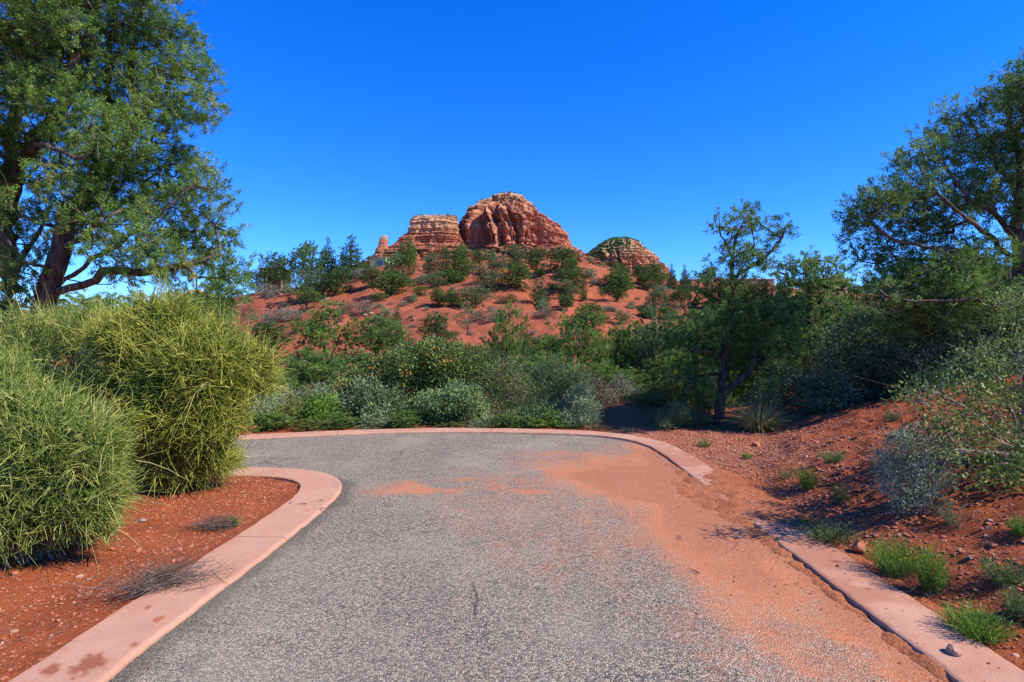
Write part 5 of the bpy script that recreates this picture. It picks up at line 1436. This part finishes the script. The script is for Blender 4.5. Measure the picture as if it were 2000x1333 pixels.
for k, px, w, h, lab in (
    ("shrub_green", 530, 66, 34, "low green shrub at the far kerb beside the broom's tips"),
    ("shrub_olive", 600, 60, 26, "low olive shrub between compact green bush and olive bush at the kerb"),
    ("shrub_dark", 665, 66, 34, "low dark shrub touching the far kerb right of the compact green bush"),
    ("shrub_sage", 735, 70, 28, "low sage fringe below the first grey-green shrub at the kerb"),
    ("shrub_dark", 790, 60, 38, "low dark shrub in the notch between two grey-green shrubs"),
    ("shrub_olive", 880, 60, 20, "low olive fringe below the pale sage-green shrub at the kerb"),
    ("shrub_sage", 935, 44, 24, "small sage fringe just left of the yucca"),
    ("shrub_dark", 985, 50, 34, "low dark shrub right behind the yucca"),
    ("shrub_green", 1040, 60, 26, "low green fringe at the kerb right of the yucca"),
    ("shrub_green", 1108, 40, 20, "small green fringe under the round sage bush")):
    plant(k, px, 841, w, h, lab, "shrub", "low_shrub", "low shrubs along the far kerb", d=10.55 if px > 640 else 10.2, fine=True)

# the white fallen log by the leaning juniper
b = ground_at(628, 592)
s = Solid(); s.tube([b + np.array(p) for p in ((-.55, 0, .10), (-.1, -.1, .16), (.35, 0, .30), (.75, .05, .52))], [.06, .07, .055, .02], 7)
s.tube([b + np.array(p) for p in ((.25, 0, .26), (.5, -.1, .24), (.75, -.2, .30))], [.035, .03, .012], 6)
tag(add("fallen_log", s.mesh("fallen_log", M["bark_pale"], True)), "bleached white fallen log with a forked end on the red slope", "log")

# ------------------------------------------------------------------ houses on the hill
glass = NT("window_glass"); glass.color((0.03, 0.06, 0.09)).rough(0.08).spec(0.6); glass = glass.m
greenstucco = m_plain("pale_green_stucco", (0.27, 0.36, 0.15), .9, .15, .08, 2)
greentrim = m_plain("green_trim", (0.17, 0.22, 0.14), .8, .2, .05)
pinkstucco = m_plain("pink_stucco", (0.33, 0.175, 0.135), .9, .15, .10, 1.2)
pinkroof = m_plain("pink_roof_edge", (0.38, 0.23, 0.19), .85, .2, .06)
darkwood = m_plain("dark_timber", (0.05, 0.035, 0.03), .8, .2)
tanwood = m_plain("tan_timber", (0.50, 0.33, 0.16), .8, .2)
whitewall = m_plain("white_plaster", (0.62, 0.60, 0.56), .85, .2, .05)

def house_root(name, px, d, label, rz=0.0):
    x = (px - CX) / FPX * d
    t = root(name, (x, d, gz(x, d)), label, "house", None, rz)
    return t, CAM_H - t.location.z
def sol(): return Solid()
# pale green box house
d = 100.0
t, e = house_root("stucco_house", 738, d, "pale green flat-roofed box house on the hilltop beside the red spire", math.radians(-14))
zt = e + (CY - 504) / FPX * d
w = 1.55
add("wall", sol().box(-w, w, 0, 3.4, -.6, zt, .02).mesh("wall", greenstucco), t)
rf = add("roof", sol().box(-w - .05, w + .05, -.05, 3.45, zt + .004, zt + .10, .02).mesh("roof", greentrim), t)
fr = add("window", sol().box(-.15, 1.05, -.05, -.004, zt - 1.25, zt - .45, .01).mesh("window", greentrim), t)
add("pane", sol().box(-.08, .98, -.065, -.054, zt - 1.18, zt - .52).mesh("pane", glass), fr)
add("base_trim", sol().box(-w - .03, w + .03, -.04, -.004, -.6, zt - 1.72).mesh("base_trim", M["rock"]), t)
# pink flat-roofed house, long and low
d = 92.0
t, e = house_root("adobe_house", 1440, d, "long pink adobe house with flat roof on the skyline at right")
zt = e + (CY - 546) / FPX * d
xa = lambda px: (px - 1440) / FPX * d
add("wall", sol().box(xa(1372), xa(1512), 0, 7, -1.2, zt - .05, .05).mesh("wall", pinkstucco), t)
add("back_wall", sol().box(xa(1340), xa(1372) - .004, 2.2, 6.5, -1.2, zt - .25, .03).mesh("back_wall", darkwood), t)
add("roof", sol().box(xa(1334), xa(1376), -.6, 6.6, zt - .244, zt + .02, .03).box(xa(1376) + .01, xa(1515), -.12, 7.1, zt - .046, zt + .12, .03).mesh("roof", pinkroof), t)
for k, px in enumerate((1337, 1349, 1366)):
    add("post", sol().box(xa(px) - .07, xa(px) + .07, -.4, -.26, -1.2, zt - .25, .01).mesh("post", pinkstucco if k == 2 else darkwood), t)
for a, b_ in ((1352, 1358), (1359.5, 1365)):
    fr = add("window", sol().box(xa(a), xa(b_), 2.12, 2.196, zt - 1.7, zt - .55, .01).mesh("window", darkwood), t)
    add("pane", sol().box(xa(a) + .07, xa(b_) - .07, 2.10, 2.116, zt - 1.62, zt - .62).mesh("pane", glass), fr)
for a, b_ in ((1452, 1462), (1490, 1500)):
    fr = add("window", sol().box(xa(a), xa(b_), -.06, -.004, zt - 1.5, zt - .6, .01).mesh("window", darkwood), t)
    add("pane", sol().box(xa(a) + .07, xa(b_) - .07, -.075, -.064, zt - 1.42, zt - .68).mesh("pane", glass), fr)
# rough pink rock knob right of it
kn, _, _ = butte("rock_outcrop", 84.0, [(544, 1598, 1640), (546, 1592, 1652), (556, 1588, 1656), (575, 1580, 1660), (600, 1570, 1668), (680, 1540, 1700)], .6, 301, M["palerock"], amp=.10, nu=90, nv=60)
tag(add("rock_outcrop", kn), "rough pinkish rock outcrop glimpsed through the rounded juniper", "rock")
# tan-posted house behind the left skyline juniper
d = 96.0
t, e = house_root("hilltop_house", 531, d, "small hilltop house with tan posts and a white chimney behind a juniper")
zt = e + (CY - 524) / FPX * d
add("wall", sol().box(-1.6, 1.7, .5, 3.6, -.8, zt - .25, .03).mesh("wall", darkwood), t)
rf = add("roof", sol().box(-2.0, 2.0, -.5, 4.0, zt - .244, zt, .03).mesh("roof", darkwood), t)
add("chimney", sol().box(.0, .45, 1.2, 1.65, zt + .004, zt + 1.1, .02).mesh("chimney", whitewall), rf)
for x in (-1.75, -.75, .6, 1.75): add("post", sol().box(x - .08, x + .08, -.35, -.2, -.8, zt - .25, .01).mesh("post", tanwood), t)
fr = add("window", sol().box(-.4, .4, .42, .496, zt - 1.5, zt - .6, .01).mesh("window", tanwood), t)
add("pane", sol().box(-.33, .33, .405, .416, zt - 1.43, zt - .67).mesh("pane", glass), fr)

# ------------------------------------------------------------------ grasses, yucca and weeds
def tuft(seed, name, label, px, py, n, h, spread, matname, foot=.04, W=.005, curve=(.3, 1.2), tilt=(0, .6), cat="plant", seg=5, group=None, base=None, flat=None):
    g = rs(seed); b = ground_at(px, py) if base is None else np.array(base)
    a = g.uniform(0, 6.283, n); rr = foot * np.sqrt(g.uniform(0, 1, n))
    P = np.stack([rr * np.cos(a), rr * np.sin(a), np.full(n, -.01)], 1)
    az = a + g.normal(0, .5, n)
    P[:, 2] += ground_z(P[:, 0] + b[0], P[:, 1] + b[1]) - b[2]
    me = blade_mesh(P, az, g.uniform(*tilt, n) * spread, h * g.uniform(.5, 1.1, n), W, g.uniform(*curve, n) * spread, g, M[matname], seg)
    me.name = name
    o = add(name, me, None, b); tag(o, label, cat, group)
    return o

def weed(seed, label, px, py, hpx, wpx_, matname="snakeweed", n=160, dead=0, group="green weeds on the right bank", base=None, lean=.75, name="snakeweed_plant"):
    """a bunch of upright thin stems set with narrow leaves"""
    g = rs(seed); b = ground_at(px, py) if base is None else np.array(base)
    h, r = hpx / FPX * b[1], wpx_ / FPX * b[1] * .5
    t = root(name, b - np.array([0, 0, .01]), label, "weed", group)
    a = g.uniform(0, 6.283, n); q = np.sqrt(g.uniform(0, 1, n)) * r
    k = 6; tt = np.linspace(0, 1, k)[None, :, None]
    foot = np.stack([q * np.cos(a) * .35, q * np.sin(a) * .35, np.zeros(n)], 1)
    tip = np.stack([q * np.cos(a) * 1.05, q * np.sin(a) * 1.05, h * g.uniform(.55, 1.05, n) * (1 - .35 * (q / r) ** 2)], 1)
    S = foot[:, None] + (tip - foot)[:, None] * tt ** np.array([1.35, 1.35, .9]) + g.normal(0, .012, (n, 1, 3)) * tt ** 2
    tint = np.clip(g.normal(.5, .22, n), 0, 1)
    st = strand_mesh(S, .0016, M[matname], g, tint); st.name = "stems"
    so = add("stems", st, t); so["kind"] = "stuff"
    per = 14
    i = np.repeat(np.arange(n), per); f = g.uniform(.15, 1, n * per) * (k - 1.001); j = f.astype(int); f = (f - j)[:, None]
    P = S[i, j] * (1 - f) + S[i, j + 1] * f; T = unit(S[i, j + 1] - S[i, j])
    D = unit(T * .9 + g.normal(0, .55, (n * per, 3)) + np.array([0, 0, .15]))
    V, F = kites(P, D, g.uniform(.014, .034, n * per), .0034, g)
    me = mesh_np("leaves", V, [F], mat=M[matname], attrs=dict(tint=('FACE', np.clip(tint[i] + g.normal(.05, .2, n * per), 0, 1))))
    o = add("leaves", me, t)
    if dead:
        B = g.normal(0, r * .3, (dead, 3)); B[:, 2] = np.abs(B[:, 2]) * .25
        D = unit(np.stack([g.normal(0, 1, dead), g.normal(0, 1, dead), g.uniform(.1, .9, dead)], 1))
        dm = twig_mesh(B, D, h * .55 * g.uniform(.5, 1.2, dead), .0016, g, M["deadtwig"], .1); dm.name = "dead_stems"
        o = add("dead_stems", dm, t); o["kind"] = "stuff"
    return t

weed(401, "big bright green weed clump beside the right kerb, next to the red stone", 1748, 1128, 82, 110, n=230, dead=60)
weed(402, "bright green weed clump with dead grey stems at its foot, on the right kerb", 1818, 1160, 100, 76, n=170, dead=110)
weed(403, "low bright green weed cushion nearest the camera beside the right kerb", 1906, 1248, 66, 125, n=260, dead=80)
weed(404, "dark green low weed patch in the bush's shadow at the bare kerb end", 1622, 1062, 46, 110, "weed", n=170, dead=50)
weed(405, "thin green sprig standing left of the shaded weed patch", 1578, 1030, 26, 30, n=40)
weed(406, "fresh green upright weed alone in the middle of the bank", 1577, 955, 50, 50, n=110, dead=20)
weed(407, "green-topped weed on a bleached dead foot in the middle of the bank", 1642, 985, 48, 36, "weed", n=60, dead=60)
weed(408, "flat grey-green weed higher up the bank", 1627, 905, 28, 60, "weed", n=110, dead=40)
weed(409, "small bright green tuft on the flat dirt", 1459, 897, 14, 20, n=60)
weed(410, "low green weed at the far end of the dirt, near the kerb", 1376, 873, 18, 42, "weed", n=80)
weed(411, "dull weed half in shade right of the bright clumps", 1962, 1145, 62, 90, "weed", n=130, dead=90)
weed(412, "yellowish weed at the foot of the dark thicket on the bank's crest", 1745, 822, 24, 34, "weed", n=60, dead=40)
weed(413, "small green weed at the left foot of the fresh upright one", 1535, 935, 22, 40, "weed", n=50, dead=30)
weed(414, "little green weed on the edge of the frame, high on the bank", 1992, 1050, 40, 50, n=60)
weed(415, "green weed in the corner beside the low bright cushion", 1985, 1205, 60, 60, "weed", n=80, dead=40)
weed(416, "leafy spiky weed on the bank below the silver bush", 1862, 1030, 55, 62, "yucca", n=46, dead=30)

tuft(420, "bear_grass", "large bear grass clump with arching straw-coloured blades beside the slim tree", 1480, 842, 620, .92, 1.05, "drygrass", .14, .010, (.3, 1.5), (0, .8), "grass clump", 7)
tuft(421, "yucca", "spiky yucca with stiff pale green blades at the far kerb", 958, 838, 95, .56, 1.0, "yucca", .05, .024, (-.05, .25), (.0, 1.15), "yucca", 4)
tuft(422, "weed_tuft", "low green grassy tuft at the foot of the round sage bush", 1170, 838, 120, .20, 1.0, "weed", .16, .007, (.2, .9), (0, .7), "weed", 4)
tuft(423, "weed_tuft", "small green grassy tuft on the kerb edge below the red mound", 1228, 843, 90, .17, 1.0, "weed", .12, .006, (.2, .9), (0, .7), "weed", 4)
tuft(424, "weed_tuft", "green grass fringe under the soft feathery bush", 1392, 838, 110, .2, 1.0, "weed", .16, .007, (.2, .9), (0, .7), "weed", 4)
tuft(425, "weed_tuft", "olive grassy fringe along the kerb left of the yucca", 800, 838, 130, .15, 1.0, "olive", .25, .007, (.2, .9), (0, .7), "weed", 4)

# dead brush: a heap lying over the left kerb, and a dry bush on the bed
def brush(seed, name, label, base, along, n, L, r, rise, matname="deadtwig", side=.2, cat="dead brush"):
    g = rs(seed); b = np.array(base); along = np.array(along, float); Ln = np.linalg.norm(along[:2]); u = along / Ln
    v = np.array([-u[1], u[0], 0])
    s = g.normal(.5, .26, n)
    P = u * (s * Ln)[:, None] + v * (g.normal(0, side, n))[:, None]; P[:, 2] = np.abs(g.normal(0, rise * .4, n))
    D = unit(u * g.normal(.9, .5, n)[:, None] * np.where(g.uniform(size=n) < .75, 1, -1)[:, None] + v * g.normal(0, .5, n)[:, None] + np.array([0, 0, 1]) * g.normal(.18, .28, n)[:, None])
    k = 6; t = np.linspace(0, 1, k)[None, :, None]; l = L * g.uniform(.4, 1.2, n)
    S = P[:, None] + D[:, None] * l[:, None, None] * t + g.normal(0, .16, (n, 1, 3)) * l[:, None, None] * t ** 2
    zmin = np.maximum(ground_z(S[..., 0].ravel() + b[0], S[..., 1].ravel() + b[1]).reshape(S.shape[:2]), -.02) - b[2] + .006
    S[..., 2] = np.maximum(S[..., 2], zmin)
    me = strand_mesh(S, r * g.uniform(.6, 1.4, n), M[matname], g); me.name = name
    return tag(add(name, me, None, b), label, cat)
b1, b2 = ground_at(215, 1180), np.array([-2.05, 3.75, .03])
brush(430, "dead_brush", "heap of dead brown brush lying across the left kerb", [b1[0], b1[1], .03], b2 - b1, 520, .20, .0016, .12, side=.06)
b = ground_at(405, 1035)
brush(431, "dry_bush", "flattened dry grey bush on the red bed near the bend", [b[0] - .12, b[1], b[2]], (.32, 0.02, 0), 330, .17, .0014, .10, side=.06)
weed(432, "small living green sprig on the right of the flattened dry bush", 455, 1030, 26, 30, "weed", n=50, group=None, name="green_sprig")

# ------------------------------------------------------------------ stones
def stone_mesh(seed, mat, sx=1, sy=.8, sz=.6, rough=.22):
    g = rs(seed)
    n = 3
    import bmesh
    bm = bmesh.new(); bmesh.ops.create_icosphere(bm, subdivisions=n, radius=1)
    V = np.array([v.co[:] for v in bm.verts]); F = np.array([[v.index for v in f.verts] for f in bm.faces]); bm.free()
    nrm = unit(g.normal(size=(9, 3))); off = g.uniform(.55, .9, 9)
    for a, o in zip(nrm, off):
        k = V @ a; V = V - np.maximum(k - o, 0)[:, None] * a                      # broken faces
    V = V * (1 + rough * (fbm(V[:, 0] * 2 + 5, V[:, 1] * 2, V[:, 2] * 2, seed=seed) - .5))[:, None]
    V = V * np.array([sx, sy, sz])
    return mesh_np("stone", V, [F], smooth=False, mat=mat)
def stone(seed, label, px, py, wpx_, mat="rock", sz=.6, z=None, group=None, sy=.8, name="stone", cat="stone"):
    b = ground_at(px, py)
    if z is not None: b[2] = max(z, b[2])
    r = wpx_ / FPX * b[1] * .5
    o = add(name, stone_mesh(seed, M[mat], 1, sy, sz), None, (b[0], b[1], b[2] + r * sz * .45))
    o.scale = (r, r, r); o.rotation_euler = (0, 0, seed % 6)
    return tag(o, label, cat, group)
stone(501, "blocky red sandstone rock beside the bright weed clump at the right kerb", 1679, 1080, 38, sz=.75, z=.03)
stone(502, "red stone lying on the flat dirt in front of the bear grass", 1477, 873, 20, sz=.6)
stone(503, "flat red sandstone chip on the road edge of the left kerb", 312, 1252, 44, sz=.30, z=.012, sy=.55)
stone(527, "pale buff stone on the right kerb at the bottom of the picture", 1862, 1324, 30, "palerock", sz=.85, z=.03)
stone(505, "red boulder high on the bank behind the manzanita leaves", 1984, 764, 28, sz=.9)
stone(506, "small pinkish stone below the pale stems of the bank's dead-footed weed", 1474, 977, 10, "palerock", sz=.6)
stone(507, "white pebble lying on the red bed left of the flattened dry bush", 279, 1020, 15, "greystone", sz=.6)
stone(508, "angular buff stone on the left bed near the dead brush", 156, 1130, 14, "palerock", sz=.6)
stone(509, "flat orange stone at the left edge of the bed", 16, 1106, 26, sz=.4)
stone(510, "brown clod on the right kerb's inner edge", 1637, 1143, 9, sz=.8, z=.03)

g = rs(520)
protos = [stone_mesh(530 + i, M["rock"], 1, .75, .55) for i in range(5)] + [stone_mesh(540, M["palerock"], 1, .8, .6)]
def rocks_in(n, sampler, smin, smax, label, group):
    m = 0
    while m < n:
        x, y = sampler()
        P = np.array([[x, y]])
        if inside(P, POLY_OUT)[0] or not (-1.05 < x / max(y, .1) < 1.05): continue
        r = g.uniform(smin, smax) * g.uniform(.6, 1)
        o = add("stone", protos[g.integers(0, 6 if g.uniform() < .5 else 5)], None, (x, y, gz(x, y) + r * .15))
        o.scale = (r, r, r); o.rotation_euler = (g.uniform(-.3, .3), g.uniform(-.3, .3), g.uniform(0, 6.28)); tag(o, label, "stone", group); m += 1
rocks_in(60, lambda: (g.uniform(-4.2, -2.4), g.uniform(2.9, 5.6)), .010, .034, "small broken red stone lying on the bed inside the bend", "broken red stones on the left bed")
rocks_in(190, lambda: (g.uniform(2.7, 6.5), g.uniform(3.0, 9.8)), .010, .045, "small broken red stone lying on the right bank", "broken red stones on the right bank")
rocks_in(26, lambda: (g.uniform(1.9, 4.4), g.uniform(11, 13)), .02, .05, "broken red stone on the mound behind the far kerb", "broken red stones on the mound")

# loose gravel (nobody could count it)
def gravel(name, pts, sizes, mat, seed):
    V, F = blobs(pts, sizes, seed, .6)
    return mesh_np(name, V, [F], mat=mat)
def scatter(n, f):
    x, y = f(n); P = np.stack([x, y], 1); return P
g = rs(560)
P1 = scatter(6500, lambda n: (-2.35 - np.abs(g.normal(0, 1.0, n)), g.uniform(2.4, 6.8, n)))
P2 = scatter(17000, lambda n: (2.5 + np.abs(g.normal(0, 1.5, n)), g.uniform(2.4, 10.0, n)))
P3 = scatter(2200, lambda n: (2.35 - np.abs(g.normal(0, .38, n)), g.uniform(2.4, 8.2, n)))
P4 = scatter(2500, lambda n: (g.uniform(2.2, 5, n), g.uniform(8, 11, n)))
P = np.vstack([P1, P2, P4]); P = P[~inside(P, POLY_OUT)]
sz = .0024 + .012 * g.uniform(0, 1, len(P)) ** 4 * np.where(P[:, 0] > 0, 1.35, .8) + .0014 * (P[:, 1] > 5)
z = ground_z(P[:, 0], P[:, 1])
k = g.uniform(size=len(P)) < .88
Pz = np.column_stack([P, z + sz * .3])
stuff("gravel", gravel("gravel", Pz[k], sz[k], M["rock"], 561), "fine red gravel strewn over the beds beside the road", "gravel")
stuff("gravel", gravel("gravel", Pz[~k], sz[~k], M["palerock"], 562), "pale buff pebbles strewn among the red gravel", "gravel")
zz = np.maximum(0.003, np.interp(P3[:, 0], [2.08, 2.1], [0.003, .032]))
# gravel that has rolled onto the road and kerb on the right
dz = zd.reshape(len(dx), len(dy)); 
ii = np.clip(np.searchsorted(dx, P3[:, 0]), 0, len(dx) - 1); jj = np.clip(np.searchsorted(dy, P3[:, 1]), 0, len(dy) - 1)
zz = np.maximum(zz, dz[ii, jj]); s3 = .0018 + .005 * g.uniform(0, 1, len(P3)) ** 4
k = P3[:, 0] < 2.1
thin = (P3[:, 0] < 2.08) | (g.uniform(size=len(P3)) < np.interp(P3[:, 1], [2.4, 4.2, 4.8, 6.6, 7.2], [.10, .15, .9, .9, .2]))
stuff("gravel", gravel("gravel", np.column_stack([P3, zz + s3 * .3])[thin], s3[thin], M["rock"], 563), "red grit washed over the right edge of the road", "gravel")
# broken rock lying about the red hill
n = 5200; hx, hy = g.uniform(-1, 1, n), 22 + 40 * g.uniform(0, 1, n) ** .8
hx = hx * (hy * .62) - hy * .04
patchy = fbm(hx * .22, hy * .14, seed=571); kk = patchy + g.normal(0, .05, n) > .50
hx, hy = hx[kk], hy[kk]; hs = (.02 + .13 * g.uniform(0, 1, len(hx)) ** 3.5) * (hy / 36)
HP = np.column_stack([hx, hy, ground_z(hx, hy) + hs * .25])
pk = g.uniform(size=len(hx)) < .78
stuff("gravel", gravel("gravel", HP[pk], hs[pk], M["rock"], 565), "broken red rock littering the slope of the hill", "gravel")
stuff("gravel", gravel("gravel", HP[~pk], hs[~pk], M["palerock"], 566), "pale stones littering the slope of the hill", "gravel")
# twigs and leaf litter lying on the bank and the beds
n = 900
Lp = np.vstack([np.stack([2.6 + np.abs(g.normal(0, 1.4, 2600)), g.uniform(2.6, 8, 2600)], 1), np.stack([-2.4 - np.abs(g.normal(0, 1, 300)), g.uniform(2.6, 6.6, 300)], 1)])
Lp = Lp[~inside(Lp, POLY_OUT)]; n = len(Lp)
D = unit(np.column_stack([g.normal(0, 1, (n, 2)), np.full(n, .05)])); B = np.column_stack([Lp, ground_z(Lp[:, 0], Lp[:, 1]) + .006])
lm = twig_mesh(B, D, g.uniform(.02, .10, n), g.uniform(.0008, .0024, n), g, M["deadtwig"]); lm.name = "leaf_litter"
stuff("leaf_litter", lm, "thin dead twigs and litter scattered over the red beds", "litter")
# the few bits that lie on the kerbs and the road
def stick(seed, px, py, L, label, name="twig", z=.034, group=None):
    g = rs(seed); b = np.array([(px - CX) / FPX * 1.0, 1.0, 0]); dd = (CAM_H - z) * FPX / (py - CY); b = np.array([(px - CX) / FPX * dd, dd, z + .004])
    S = []
    a = g.uniform(0, 3.14)
    for k in range(3):
        q = np.linspace(0, 1, 5)[:, None]; a2 = a + g.normal(0, .5)
        dv = np.array([math.cos(a2), math.sin(a2), 0]); S.append(dv * q * L * g.uniform(.6, 1) + g.normal(0, .1, 3) * [1, 1, 0] * L * q ** 2 + np.array([0, 0, .004 * k]))
    me = strand_mesh(np.array(S), .003, M["deadtwig"], g); me.name = name
    return tag(add(name, me, None, b), label, "twig", group)
stick(601, 598, 986, .10, "small dry twig on the left kerb at its widest bend")
stick(602, 628, 996, .10, "dark dry twig lying on the road edge of the left kerb's bend")
stick(603, 566, 984, .05, "crumb of dead leaf on the inner edge of the left kerb")
stick(604, 626, 979, .04, "tiny dead leaf higher on the bend of the left kerb")
stick(605, 352, 1126, .09, "loose twig on the left kerb beside the heap of dead brush")
stick(606, 1330, 1053, .10, "short stick lying on the dusty road", z=.004)
stick(607, 1365, 1122, .12, "thin stick on the road in front of the weeds", z=.004)
stick(608, 1380, 1053, .04, "dark bark crumb on the orange dust of the road", z=.004)
